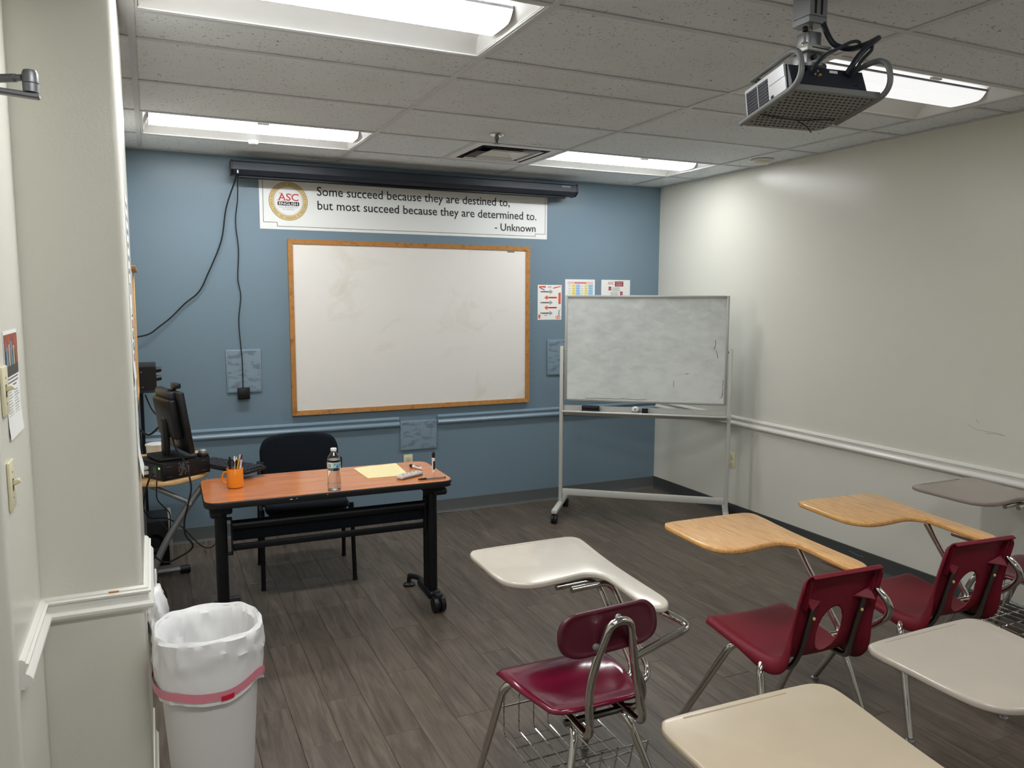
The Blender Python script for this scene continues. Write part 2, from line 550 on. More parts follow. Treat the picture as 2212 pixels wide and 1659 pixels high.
struct('wall_back', MB().box(-1.2, XR+0.15, YB, YB+0.12, -0.05, ZC+0.15), MATS['blue_paint'], False)
struct('wall_right', MB().box(XR, XR+0.12, YF-0.12, YB, -0.05, ZC+0.15), MATS['grey_paint'], False)
struct('wall_rear', MB().box(XENT-0.12, XR+0.12, YF-0.12, YF, -0.05, ZC+0.15), MATS['grey_paint'], False)
struct('wall_entry', MB().box(XENT-0.12, XENT, YF, YALC, -0.05, ZC+0.15), MATS['grey_paint'], False)
struct('wall_left', MB().box(-1.15, XL, YCOL1, YB, -0.05, ZC+0.15), MATS['grey_paint'], False)
col_out = ([(-1.15, YALC)] + [tuple(p)[:2] for p in fillet([(-1.15, YALC, 0), (XALC, YALC, 0), (XALC, YCOL0, 0)], 0.022, 8)[1:-1]]
           + [(XALC, YCOL0)]
           + [tuple(p)[:2] for p in fillet([(XALC, YCOL0, 0), (XCOL, YCOL0, 0), (XCOL, YCOL1, 0)], 0.022, 8)[1:-1]]
           + [tuple(p)[:2] for p in fillet([(XCOL, YCOL0, 0), (XCOL, YCOL1, 0), (XL, YCOL1, 0)], 0.018, 6)[1:-1]]
           + [(XL, YCOL1), (-1.15, YCOL1)])
struct('wall_column', MB().prism(col_out, -0.05, ZC+0.15), MATS['grey_paint'], True, 30)

# floor: sub-floor plus one object for each plank
floor = struct('floor', MB().box(-1.2, XR+0.1, YF-0.1, YB+0.1, -0.08, -0.005), MATS['floor_sub'], False)
PW, PL, GAP = 0.1473, 0.905, 0.0011
seam = {0: 2.758, 1: 3.066, 2: 2.719, 3: 3.193, 4: 2.730, 5: 3.405, 6: 3.200, 7: 2.62, 8: 2.95}
plank_mesh = {}
def plank(x0, x1, y0, y1):
    key = (round(x1-x0, 4), round(y1-y0, 4))
    if key not in plank_mesh:
        a, b = key[0]/2, key[1]/2
        mb = MB(); h = 0.0015
        vs = [(-a, -b, -0.006), (a, -b, -0.006), (a, b, -0.006), (-a, b, -0.006),
              (-a, -b, -0.0008), (a, -b, -0.0008), (a, b, -0.0008), (-a, b, -0.0008),
              (-a+h, -b+h, 0), (a-h, -b+h, 0), (a-h, b-h, 0), (-a+h, b-h, 0)]
        fs = [(8, 9, 10, 11)]
        for k in range(4):
            l = (k+1) % 4
            fs += [(k, l, 4+l, 4+k), (4+k, 4+l, 8+l, 8+k)]
        plank_mesh[key] = mb.add(vs, fs).mesh('plank', False)
    link('plank', plank_mesh[key], MATS['floor_plank'], floor, ((x0+x1)/2, (y0+y1)/2, 0))
k0 = int(math.floor((XL-0.437)/PW)) - 1
for k in range(k0, 25):
    x0 = 0.437+k*PW+GAP/2; x1 = x0+PW-GAP
    ylim = YB-0.004
    x1 = min(x1, XR-0.004)
    ymin = 0.55 if x0 > -0.3 else 0.55
    if x1 <= XL: ylim = YALC+0.46
    if x1-x0 < 0.02: continue
    s = seam.get(k, random.uniform(2.6, 3.5))
    y = s-3*PL
    while y < ylim:
        a, b = max(y, ymin)+GAP/2, min(y+PL, ylim)-GAP/2
        if b-a > 0.03: plank(x0, x1, a, b)
        y += PL

# ceiling: slab, tiles, exposed grid
ceil = struct('ceiling', MB().box(-1.2, XR+0.1, YF-0.1, YB+0.1, ZC+0.12, ZC+0.2), MATS['tbar'], False)
GX = [-0.017+1.2192*i for i in range(0, 4)]
ROW = lambda j: 2.5933+0.6096*j
tile_mesh = {}
def tile(x0, x1, y0, y1, m='acoustic_tile', name='ceiling_tile'):
    key = (round(x1-x0, 3), round(y1-y0, 3), m)
    if key not in tile_mesh:
        a, b = key[0]/2, key[1]/2
        tile_mesh[key] = MB().box(-a, a, -b, b, 0, 0.016).mesh(name, False)
    link(name, tile_mesh[key], MATS[m], ceil, ((x0+x1)/2, (y0+y1)/2, ZC+0.003))
rows_main = [YF, ROW(-9), ROW(-8), ROW(-7.5), ROW(-6.5), ROW(-6), ROW(-5), ROW(-4), ROW(-3), ROW(-2), ROW(-1), ROW(-0.5), ROW(0.5), ROW(1), ROW(2), ROW(3), ROW(4), YB]
lights = {(0, ROW(3)): 'lens_back', (2, ROW(3)): 'lens_back', (0, ROW(-0.5)): 'lens_off', (2, ROW(-0.5)): 'lens_dim',
          (0, ROW(-4)): 'lens_off', (2, ROW(-4)): 'lens_half', (0, ROW(-7.5)): 'lens_off', (2, ROW(-7.5)): 'lens_dim'}  # these four are unseen, added overhead and behind the camera as fill light
DIFF_X0 = GX[2]-0.6096
for c in range(3):
    for j in range(len(rows_main)-1):
        y0, y1 = rows_main[j], rows_main[j+1]
        if (c, y0) in lights: continue
        if c == 1 and abs(y0-ROW(3)) < 1e-6:
            tile(GX[1], DIFF_X0, y0, y1); continue
        tile(GX[c], GX[c+1], y0, y1)
rows_side = [YF, ROW(-9), ROW(-8), ROW(-7), ROW(-6), ROW(-5), ROW(-4), ROW(-3), ROW(-2), ROW(-1), ROW(0), ROW(1), ROW(2), ROW(3), ROW(4), YB]
for j in range(len(rows_side)-1):
    tile(GX[3], XR, rows_side[j], rows_side[j+1])
    if rows_side[j] < ROW(1)-0.01:
        tile(-1.2 if rows_side[j] < 2 else XALC-0.02, GX[0], rows_side[j], rows_side[j+1], 'panel_grey', 'ceiling_panel')
    else:
        tile(XL-0.02, GX[0], rows_side[j], rows_side[j+1])
def bar(x0, x1, y0, y1, dz=0.0):
    # flange of the inverted tee plus its web
    mb = MB().box(x0, x1, y0, y1, ZC-0.0015+dz, ZC+0.0020+dz)
    obj('grid_bar', mb, MATS['tbar'], ceil, False)
for x in GX: bar(x-0.012, x+0.012, YF, YB, -0.0004)
for c in range(3):
    for y in rows_main[1:-1]: bar(GX[c]+0.012, GX[c+1]-0.012, y-0.012, y+0.012)
for y in rows_side[1:-1]:
    bar(GX[3]+0.012, XR, y-0.012, y+0.012)
    if y > ROW(1)-0.1: bar(XL, GX[0]-0.012, y-0.012, y+0.012)
bar(DIFF_X0-0.012, DIFF_X0+0.012, ROW(3)+0.012, ROW(4)-0.012)
bar(XL, XR, YB-0.022, YB, -0.0008); bar(XR-0.022, XR, YF, YB, -0.0008)

# chair rail, base
RAIL = [(0, 0.700), (0.010, 0.700), (0.012, 0.706), (0.022, 0.708), (0.027, 0.716), (0.027, 0.724), (0.020, 0.734), (0.012, 0.739),
        (0.012, 0.754), (0.019, 0.757), (0.020, 0.763), (0.013, 0.766), (0.012, 0.771), (0.004, 0.776), (0, 0.776)]
BASE = [(0, 0.0), (0.014, 0.0), (0.011, 0.004), (0.0065, 0.012), (0.005, 0.02), (0.005, 0.099), (0.003, 0.102), (0, 0.102)]
low = lambda prof, d: [(a, z+d) for a, z in prof]
struct('trim_1', MB().sweep([(XL, YB), (1.640, YB)], low(RAIL, -0.012)), MATS['trim_blue'], True, 25, 'blue painted chair rail behind the teacher table')
struct('trim_2', MB().sweep([(1.942, YB), (XR, YB)], low(RAIL, -0.012)), MATS['trim_blue'], True, 25, 'blue painted chair rail beside the corner')
struct('trim_3', MB().sweep([(XR, YB-0.028), (XR, YF)], RAIL), MATS['trim_white'], True, 25, 'grey white chair rail along the right wall')
struct('trim_4', MB().sweep([(XALC, 2.125), (XALC, YCOL0), (XCOL, YCOL0), (XCOL, YCOL1-0.01)], RAIL), MATS['trim_white'], True, 25, 'white chair rail wrapping the entry column')
struct('baseboard_back', MB().sweep([(XL, YB), (XR-0.006, YB)], BASE), MATS['vinyl_base_blue'], True, 25)
struct('baseboard_right', MB().sweep([(XR, YB-0.006), (XR, YF)], BASE), MATS['vinyl_base'], True, 25)
struct('baseboard_left', MB().sweep([(XALC, YALC+0.03), (XALC, YCOL0), (XCOL, YCOL0), (XCOL, YCOL1)], low(BASE, 0.0)), MATS['grey_paint'], True, 25)

# ------------------------------------------------------------------ troffer lights
def troffer(x0, y0, lens, label):
    W, D = 1.2192, 0.6096
    t = thing('ceiling_light', label, 'ceiling light', (x0+W/2, y0+D/2, ZC), 0, 'recessed ceiling lights')
    w, d = W/2-0.013, D/2-0.013
    f = MB()
    for (a, b, c, e) in ((-w, w, -d, -d+0.009), (-w, w, d-0.009, d), (-w, -w+0.009, -d+0.009, d-0.009), (w-0.009, w, -d+0.009, d-0.009)):
        f.box(a, b, c, e, 0.0, 0.006)
    obj('frame', f, MATS['white_enamel'], t, False)
    # two curved reflectors rising from the frame to the lamp basket
    iw, idp = w-0.009, d-0.009
    prof = [(idp, 0.004), (idp-0.02, 0.022), (idp-0.06, 0.045), (idp-0.11, 0.060), (idp-0.16, 0.066), (0.0, 0.068)]
    for s in (-1, 1):
        m = MB()
        vs = [(x, s*a, h) for (a, h) in prof for x in (-iw+0.004, iw-0.004)]
        m.add(vs, [(2*i, 2*i+1, 2*i+3, 2*i+2) for i in range(len(prof)-1)])
        obj('reflector', m, MATS['white_enamel'], t)
    # sloped end plates
    for s in (-1, 1):
        m = MB()
        out = [(a, h) for a, h in prof]
        ring = [(s*(iw-0.035*(h/0.068)), a, h) for a, h in out] + [(s*(iw-0.035*(h/0.068)), -a, h) for a, h in reversed(out[:-1])]
        m.add(ring+[(s*(iw+0.0), q[1], 0.10) for q in ring], [tuple(range(len(ring)))])
        m.v = m.v[:len(ring)]
        obj('end_plate', m, MATS['white_enamel'], t)
    # curved lens of the lamp basket
    L = iw-0.03; hw = 0.112
    LP = [(-1.0, 0.046), (-0.86, 0.026), (-0.74, 0.014), (-0.62, 0.009), (-0.3, 0.0070), (0.3, 0.0070), (0.62, 0.009), (0.74, 0.014), (0.86, 0.026), (1.0, 0.046)]
    def strip(i0, i1, name, mm):
        m = MB(); q = LP[i0:i1+1]
        m.add([(x, a*hw, h) for a, h in q for x in (-L, L)], [(2*i, 2*i+1, 2*i+3, 2*i+2) for i in range(len(q)-1)])
        obj(name, m, MATS[mm], t)
    strip(3, 6, 'lamp_lens', lens)
    soft = 'lens_soft' if lens != 'lens_dim' else lens
    strip(0, 3, 'lens_side', soft); strip(6, 9, 'lens_side', soft)
    for s in (-1, 1):
        e = MB(); pts = [(s*L, a*hw, h) for a, h in LP]; n = len(pts)
        e.add(pts+[(s*L, hw, 0.066), (s*L, -hw, 0.066)], [tuple(range(n+2))])
        obj('basket_end', e, MATS['white_enamel'], t, False)
        obj('lens_rail', MB().box(-L, L, s*hw-0.004 if s > 0 else s*hw-0.002, s*hw+0.002 if s > 0 else s*hw+0.004, 0.043, 0.052), MATS['steel_grey'], t, False)
    obj('latch', MB().rbox(-0.03, 0.03, -d+0.014, -d+0.03, -0.006, 0.002, 0.002, 1), MATS['white_enamel'], t)
    # box above so that no light leaks upwards
    obj('housing', MB().box(-w, w, -d, d, 0.075, 0.10), MATS['white_enamel'], t, False)
    return t
names = {(0, 3): 'lit recessed ceiling light at the far left above the projection screen end',
         (2, 3): 'lit recessed ceiling light right of the square air vent near the corner',
         (0, -0.5): 'large bright ceiling light nearest at the top of the view, left of the projector',
         (2, -0.5): 'dimmer ceiling light with curved lens directly behind the projector',
         (0, -4): 'unseen recessed ceiling light added for fill overhead at the entry side',
         (2, -4): 'unseen weaker ceiling light added for fill overhead near the right wall',
         (0, -7.5): 'unseen recessed ceiling light added for fill behind the camera, entry side',
         (2, -7.5): 'unseen weak ceiling light added with the fill row behind the camera, right side'}
for (c, j), lb in names.items():
    troffer(GX[c], ROW(j), lights[(c, ROW(j))], lb)
# ------------------------------------------------------------------ things on the ceiling
def ceiling_things():
    cx, cy = GX[2]-0.3048, ROW(3.5)
    t = thing('air_diffuser', 'square stepped metal air vent in the ceiling', 'air vent', (cx, cy, ZC))
    def ring(o, i, z0, z1, m, name):
        mb = MB()
        q = lambda a, z: [(-a, -a, z), (a, -a, z), (a, a, z), (-a, a, z)]
        mb.add(q(o, z0)+q(i, z1), [(k, (k+1) % 4, 4+(k+1) % 4, 4+k) for k in range(4)])
        return obj(name, mb, MATS[m], t, False)
    ring(0.292, 0.235, 0.0, 0.001, 'white_enamel', 'frame')
    ring(0.235, 0.20, 0.001, 0.05, 'duct_dark', 'throat')
    obj('back_plate', MB().box(-0.28, 0.28, -0.28, 0.28, 0.07, 0.074), MATS['duct_dark'], t, False)
    ring(0.19, 0.15, 0.004, 0.040, 'steel_grey', 'vane')
    ring(0.200, 0.188, -0.004, 0.002, 'white_enamel', 'vane_lip')
    ring(0.125, 0.04, 0.002, 0.040, 'white_enamel', 'centre_cone')
    ring(0.134, 0.122, -0.006, 0.000, 'white_enamel', 'cone_lip')
    obj('cone_cap', MB().box(-0.04, 0.04, -0.04, 0.04, 0.040, 0.042), MATS['white_enamel'], t, False)
    s = thing('sprinkler', 'small chrome fire sprinkler head hanging from the ceiling tile', 'sprinkler', (1.834, 4.175, ZC))
    obj('escutcheon', MB().lathe([(0.042, 0.0), (0.040, -0.004), (0.026, -0.010), (0.02, -0.010)], n=20), MATS['chrome'], s)
    obj('stem', MB().lathe([(0.012, -0.008), (0.012, -0.030), (0.007, -0.034), (0.007, -0.048)], n=12), MATS['steel_dark'], s)
    obj('deflector', MB().lathe([(0.004, -0.047), (0.018, -0.050), (0.018, -0.053), (0.004, -0.054)], n=16), MATS['steel_dark'], s)
    o = thing('smoke_detector', 'round off white detector on the ceiling close to the right wall', 'detector', (3.76, 4.14, ZC))
    obj('base_ring', MB().lathe([(0.075, 0.0), (0.075, -0.008), (0.068, -0.012)], n=28), MATS['off_white'], o)
    obj('dome', MB().lathe([(0.062, -0.010), (0.055, -0.022), (0.04, -0.03), (0.01, -0.034)], n=28), MATS['off_white'], o)
    o = thing('light_sensor', 'tiny white round sensor at the edge of the far left light', 'sensor', (0.600, 4.97, ZC))
    obj('body', MB().lathe([(0.030, 0.002), (0.030, -0.012), (0.024, -0.020), (0.008, -0.022)], n=20), MATS['white_enamel'], o)
    obj('eye', MB().lathe([(0.010, -0.020), (0.008, -0.026), (0.002, -0.028)], n=12), MATS['ink_soft'], o)
ceiling_things()

# ------------------------------------------------------------------ projector screen case
def screen_case():
    x0, x1 = 0.505, 3.035
    t = thing('projection_screen', 'long black rolled up projection screen case mounted under the ceiling', 'projection screen', ((x0+x1)/2, 5.40, 2.428))
    h = (x1-x0)/2
    pr = [(-0.045, 0.085), (0.05, 0.085), (0.055, 0.075), (0.055, 0.010), (0.045, 0.0), (-0.018, 0.0), (-0.050, 0.022), (-0.055, 0.030), (-0.052, 0.075)]
    m = MB(); n = len(pr)
    m.add([(x, a, b) for x in (-h+0.012, h-0.012) for a, b in pr], [(k, (k+1) % n, n+(k+1) % n, n+k) for k in range(n)]+[tuple(range(n)), tuple(range(n, 2*n))])
    obj('case', m, MATS['case_black'], t, True, 25)
    for s in (-1, 1):
        e = MB(); big = [(a*1.06, 0.0425+(b-0.0425)*1.06) for a, b in pr]
        xa, xb = (s*(h-0.012), s*h)
        e.add([(x, a, b) for x in (xa, xb) for a, b in big], [(k, (k+1) % n, n+(k+1) % n, n+k) for k in range(n)]+[tuple(range(n)), tuple(range(n, 2*n))])
        obj('end_cap', e, MATS['black_plastic'], t, True, 25)
        obj('wall_bracket', MB().box(s*(h-0.10)-0.02, s*(h-0.10)+0.02, 0.05, 0.137, 0.02, 0.08), MATS['black_metal'], t, False)
    obj('weight_bar', MB().rbox(-h+0.045, h-0.085, -0.012, 0.012, -0.020, -0.001, 0.006, 2), MATS['black_metal'], t)
    obj('rating_label', MB().box(h-0.145, h-0.07, -0.0565, -0.0545, 0.058, 0.072), MATS['ink_soft'], t, False)
    obj('cable_gland', MB().lathe([(0.008, -0.008), (0.008, 0.012), (0.004, 0.014)], (-h+0.040, -0.045, 0.012), n=10), MATS['steel_grey'], t)
screen_case()

# ------------------------------------------------------------------ banner with seal and lettering
def flat(parent, name, m, x0, x1, z0, z1, y=0.0, th=0.0006):
    return obj(name, MB().box(x0, x1, y-th, y, z0, z1), MATS[m], parent, False)
def poly(parent, name, m, pts, y=0.0, th=0.0005):
    n = len(pts)
    mb = MB().add([(p[0], yy, p[1]) for yy in (y-th, y) for p in pts],
                  [tuple(range(n)), tuple(reversed(range(n, 2*n)))]+[(k, (k+1) % n, n+(k+1) % n, n+k) for k in range(n)])
    return obj(name, mb, MATS[m], parent, False)
def disc(parent, name, m, cx, cz, r0, r1, y, n=64, th=0.0004):
    mb = MB()
    vs = []; fs = []
    for k in range(n):
        a = 2*PI*k/n
        vs += [(cx+r0*math.cos(a), y-th, cz+r0*math.sin(a)), (cx+r1*math.cos(a), y-th, cz+r1*math.sin(a))]
    if r0 > 0:
        fs = [(2*k, 2*k+1, 2*((k+1) % n)+1, 2*((k+1) % n)) for k in range(n)]
    else:
        fs = [tuple(2*k+1 for k in range(n))]
    mb.add(vs, fs)
    return obj(name, mb, MATS[m], parent, False)

def banner():
    bx, bz = 0.694, 2.104
    t = thing('banner', 'white quotation banner with round gold seal above the wooden whiteboard', 'banner', (bx, YB-0.001, bz))
    W, H = 2.170, 0.40
    flat(t, 'sheet', 'banner_vinyl', 0, W, 0, H, 0, 0.0015)
    y = -0.0016
    path = [(0.024, 0.375), (0.024, 0.046), (0.112, 0.046), (0.112, 0.021), (2.066, 0.021), (2.066, 0.040), (2.154, 0.040), (2.154, 0.375)]
    for i in range(len(path)-1):
        (a, b), (c, d) = path[i], path[i+1]
        w_ = 0.0014
        flat(t, 'border_line', 'ink', min(a, c)-w_, max(a, c)+w_, min(b, d)-w_, max(b, d)+w_, y, 0.0004)
    cx, cz = 0.190, 0.190
    disc(t, 'seal_rim', 'gold_dark', cx, cz, 0.0, 0.129, y)
    disc(t, 'seal_ring', 'gold', cx, cz, 0.0, 0.126, y-0.0004)
    disc(t, 'seal_edge', 'gold_dark', cx, cz, 0.0, 0.099, y-0.0008)
    disc(t, 'seal_field', 'banner_vinyl', cx, cz, 0.0, 0.097, y-0.0012)
    disc(t, 'seal_hairline', 'red_ink', cx, cz, 0.0905, 0.0915, y-0.0013)
    yy = y-0.0018
    text('seal_initials', 'ASC', MATS['red_ink'], t, cx, cz+0.004, yy, height=0.068, width=0.136, align='CENTER', bold=0.014)
    # serif feet of the three letters
    for sx in (-0.068, -0.036, -0.028):
        pass
    for (a, b, zz) in ((-0.073, -0.050, 0.0035), (-0.045, -0.018, 0.0035), (-0.060, -0.040, 0.050)):
        flat(t, 'serif', 'red_ink', cx+a, cx+b, cz+zz, cz+zz+0.0035, yy, 0.0003)
    for (a, z0, z1) in ((0.018, 0.036, 0.052), (-0.012, 0.004, 0.018), (0.0655, 0.036, 0.052)):
        flat(t, 'serif', 'red_ink', cx+a-0.0018, cx+a+0.0018, cz+z0, cz+z1, yy, 0.0003)
    rr = [tuple(p)[:2] for p in fillet([(cx-0.072, cz-0.030, 0), (cx+0.072, cz-0.030, 0), (cx+0.072, cz-0.003, 0), (cx-0.072, cz-0.003, 0)], 0.008, 4, True)]
    poly(t, 'seal_bar', 'ink', rr, y-0.0014)
    text('seal_word', 'ENGLISH', MATS['banner_vinyl'], t, cx, cz-0.0262, yy-0.0006, height=0.027, width=0.126, align='CENTER', bold=0.012)
    text('seal_web', 'www.ASCEnglish.com', MATS['ink_soft'], t, cx, cz-0.044, yy, height=0.0115, width=0.126, align='CENTER')
    text('seal_phone', '617-789-4042', MATS['ink_soft'], t, cx, cz-0.058, yy, height=0.0115, width=0.074, align='CENTER')
    def arc_text(body, a0, a1):
        n = len(body)
        for i, ch in enumerate(body):
            if ch == ' ': continue
            a = a0+(a1-a0)*i/(n-1)
            px, pz = cx+0.1065*math.cos(a), cz+0.1065*math.sin(a)
            mw = Matrix.Translation((px, y-0.0012, pz)) @ Matrix.Rotation(PI/2-a, 4, 'Y')
            o = text('ring_letter', ch, MATS['gold_dark'], t, 0, 0, 0, height=0.019, align='CENTER', mw=mw)
    arc_text('ACADEMIC EXCELLENCE', R(166), R(8))
    arc_text("BOSTON'S SCHOOL OF ENGLISH", R(-8), R(-172))
    for a in (R(178), R(0)):
        disc(t, 'ring_dot', 'gold_dark', cx+0.113*math.cos(a), cz+0.113*math.sin(a), 0, 0.003, y-0.0012, 10)
    text('quote_line', 'Some succeed because they are destined to,', MATS['ink'], t, 1.077-bx, 2.343-bz, yy, height=0.086, width=1.462, words=0.13, bold=0.004)
    text('quote_line', 'but most succeed because they are determined to.', MATS['ink'], t, 1.079-bx, 2.249-bz, yy, height=0.086, width=1.690, words=0.13, bold=0.004)
    text('quote_line', '- Unknown', MATS['ink'], t, 2.763-bx, 2.158-bz, yy, height=0.080, width=0.348, align='RIGHT', words=0.13, bold=0.003)
banner()

# ------------------------------------------------------------------ framed whiteboard
def whiteboard():
    x0, x1, z0, z1 = 0.869, 2.706, 0.822, 2.041
    t = thing('whiteboard', 'large wood framed whiteboard on the blue wall', 'whiteboard', ((x0+x1)/2, YB, z0))
    h = (x1-x0)/2; H = z1-z0; fw = 0.032
    flat(t, 'writing_surface', 'whiteboard', -h+fw-0.004, h-fw+0.004, fw-0.004, H-fw+0.004, -0.004, 0.010)
    def rail(a, b, c, d):
        obj('frame_rail', MB().add([(a[0], 0, a[1]), (b[0], 0, b[1]), (c[0], 0, c[1]), (d[0], 0, d[1]),
                                    (a[0], -0.026, a[1]), (b[0], -0.026, b[1]), (c[0], -0.022, c[1]), (d[0], -0.022, d[1])],
                                   [(0, 1, 2, 3), (7, 6, 5, 4), (0, 4, 5, 1), (1, 5, 6, 2), (2, 6, 7, 3), (3, 7, 4, 0)]), MATS['oak_frame'], t, False)
    g = 0.0006
    rail((-h+g, 0), (h-g, 0), (h-fw-g, fw), (-h+fw+g, fw))
    rail((h-g, H), (-h+g, H), (-h+fw+g, H-fw), (h-fw-g, H-fw))
    rail((-h, H-g), (-h, g), (-h+fw, fw+g), (-h+fw, H-fw-g))
    rail((h, g), (h, H-g), (h-fw, H-fw-g), (h-fw, fw+g))
    flat(t, 'maker_label', 'ink_soft', h-0.19, h-0.13, H-0.048, H-0.038, -0.0142, 0.0004)
whiteboard()

# ------------------------------------------------------------------ sheets of paper on the blue wall
def bars(t, m, x0, x1, z, n, dz, th=0.0018, y=-0.0012, jitter=0.15):
    for i in range(n):
        e = x1-(x1-x0)*random.uniform(0, jitter)
        flat(t, 'print_line', m, x0, e, z-i*dz, z-i*dz+th, y, 0.0002)
def posters():
    t = thing('poster', 'arrow flyer with orange and grey arrows beside the wooden whiteboard', 'poster', (2.788, YB, 1.473))
    W, H = 0.214, 0.276
    flat(t, 'sheet', 'paper', 0, W, 0, H, 0, 0.001)
    text('initials', 'ASC', MATS['maroon_ink'], t, 0.108, 0.252, -0.0015, height=0.022, align='CENTER')
    y = -0.0012
    def arrow(z, right, m):
        d = 1 if right else -1
        xa, xb = (0.022, 0.135) if right else (0.172, 0.058)
        hx = xb-d*0.028
        poly(t, 'arrow', m, [(xa, z-0.006), (hx, z-0.006), (hx, z-0.019), (xb, z), (hx, z+0.019), (hx, z+0.006), (xa, z+0.006)], y)
        flat(t, 'arrow_caption', 'ink', min(xa, hx)+0.016, max(xa, hx)-0.008, z-0.002, z+0.002, y-0.0006, 0.0002)
    for z, rt in ((0.222, True), (0.176, False), (0.136, True), (0.096, False), (0.052, True)):
        arrow(z, rt, 'grey_ink' if rt else 'orange_ink')
    flat(t, 'ruler', 'orange_ink', 0.185, 0.206, 0.125, 0.215, y, 0.0003)
    for k in range(6): flat(t, 'ruler_tick', 'ink', 0.197, 0.206, 0.133+k*0.015, 0.1345+k*0.015, y-0.0004, 0.0002)
    poly(t, 'stapler', 'orange_ink', [(0.006, 0.266), (0.070, 0.268), (0.070, 0.252), (0.020, 0.256)], y)
    poly(t, 'stapler_base', 'red_ink', [(0.010, 0.254), (0.060, 0.232), (0.062, 0.238), (0.014, 0.260)], y)
    poly(t, 'crayon', 'orange_ink', [(0.130, 0.250), (0.145, 0.258), (0.205, 0.268), (0.205, 0.262), (0.148, 0.248)], y)
    poly(t, 'note', 'orange_ink', [(0.006, 0.044), (0.026, 0.036), (0.020, 0.008), (0.006, 0.012)], y)
    for a in (0.172, 0.192):
        disc(t, 'scissor_ring', 'orange_ink', a, 0.018, 0.007, 0.012, y, 20)
    poly(t, 'scissor_blade', 'grey_ink', [(0.176, 0.028), (0.180, 0.028), (0.206, 0.090), (0.202, 0.088)], y)
    poly(t, 'scissor_blade', 'ink', [(0.192, 0.028), (0.196, 0.028), (0.190, 0.080), (0.187, 0.074)], y-0.0004)
    text('logo', 'CEA', MATS['ink'], t, 0.072, 0.030, -0.0015, height=0.015, align='CENTER')
    t = thing('poster', 'printed table with yellow and blue columns above the rolling whiteboard', 'poster', (3.034, YB, 1.585))
    W, H = 0.276, 0.211
    flat(t, 'sheet', 'paper', 0, W, 0, H, 0, 0.001)
    flat(t, 'table_header', 'pink_ink', 0.022, 0.258, 0.172, 0.194, y, 0.0003)
    flat(t, 'title_line', 'red_ink', 0.085, 0.195, 0.180, 0.186, y-0.0004, 0.0002)
    for i, (a, b, m) in enumerate(((0.022, 0.058, 'paper'), (0.060, 0.096, 'yellow_ink'), (0.098, 0.138, 'blue_ink'), (0.140, 0.176, 'paper'), (0.178, 0.212, 'yellow_ink'), (0.214, 0.258, 'blue_ink'))):
        flat(t, 'table_column', m, a, b, 0.016, 0.170, y, 0.0003)
        for k in range(7):
            flat(t, 'table_entry', 'ink_soft', a+0.008, b-0.010, 0.156-k*0.019, 0.159-k*0.019, y-0.0004, 0.0002)
    t = thing('poster', 'white notice with a maroon box and ribbons nearest the room corner', 'poster', (3.372, YB, 1.520))
    W, H = 0.279, 0.276
    flat(t, 'sheet', 'paper', 0, W, 0, H, 0, 0.001)
    text('initials', 'ASC', MATS['maroon_ink'], t, 0.062, 0.237, -0.0015, height=0.034, width=0.060)
    rr = [tuple(p)[:2] for p in fillet([(0.130, 0.222, 0), (0.212, 0.222, 0), (0.212, 0.264, 0), (0.130, 0.264, 0)], 0.006, 4, True)]
    poly(t, 'title_box', 'maroon_ink', rr, y)
    for k in range(4): flat(t, 'title_line', 'paper', 0.138+0.004*(k % 2), 0.204-0.004*(k % 2), 0.2545-k*0.0088, 0.2565-k*0.0088, y-0.0006, 0.0002)
    for (a, z, w_) in ((0.070, 0.186, '#1'), (0.182, 0.146, '#2')):
        poly(t, 'ribbon', 'maroon_ink', [(a, z), (a+0.012, z+0.008), (a+0.025, z), (a+0.025, z+0.034), (a, z+0.034)], y)
        text('ribbon_number', w_, MATS['paper'], t, a+0.0125, z+0.016, -0.0020, height=0.013, align='CENTER')
        bx = 0.105 if a < 0.1 else 0.090
        bars(t, 'ink_soft', bx, bx+0.078, z+0.028, 6, 0.0058, 0.0018)
posters()

# ------------------------------------------------------------------ painted cover plates, outlets, power adapter and cords
def plate(x0, x1, z0, z1, label):
    t = thing('cover_plate', label, 'cover plate', ((x0+x1)/2, YB, z0), 0, 'painted blank cover plates')
    h = (x1-x0)/2; H = z1-z0
    obj('plate', MB().rbox(-h, h, -0.012, -0.0002, 0, H, 0.005, 2), MATS['trim_blue'], t)
    obj('worn_face', MB().box(-h+0.010, h-0.010, -0.0126, -0.0118, 0.010, H-0.010), MATS['worn_plate'], t, False)
plate(0.445, 0.672, 1.000, 1.294, 'worn blue wall plate behind the hanging black power adapter')
plate(2.873, 3.100, 1.028, 1.312, 'worn blue wall plate half hidden by the rolling whiteboard')
plate(1.648, 1.935, 0.508, 0.731, 'worn blue wall plate interrupting the chair rail under the whiteboard')
def outlet(t):
    obj('cover', MB().rbox(-0.0355, 0.0355, -0.006, -0.0002, 0, 0.116, 0.003, 2), MATS['ivory'], t)
    for z in (0.032, 0.084):
        o = [tuple(p) for p in []]
        obj('socket', MB().lathe([(0.017, -0.0055), (0.017, -0.0085), (0.015, -0.009)], (0, 0, z), n=20, axis='y'), MATS['ivory'], t)
        for dx in (-0.006, 0.006):
            obj('slot', MB().box(dx-0.001, dx+0.001, -0.0095, -0.0088, z, z+0.008), MATS['ivory_slot'], t, False)
        obj('ground_hole', MB().lathe([(0.0022, -0.0088), (0.0022, -0.0095)], (0, 0, z-0.007), n=10, axis='y'), MATS['ivory_slot'], t)
    obj('screw', MB().lathe([(0.003, -0.006), (0.003, -0.0072)], (0, 0, 0.058), n=10, axis='y'), MATS['steel_grey'], t)
outlet(thing('wall_outlet', 'ivory power outlet on the blue wall behind the table top', 'outlet', (1.708, YB, 0.360)))
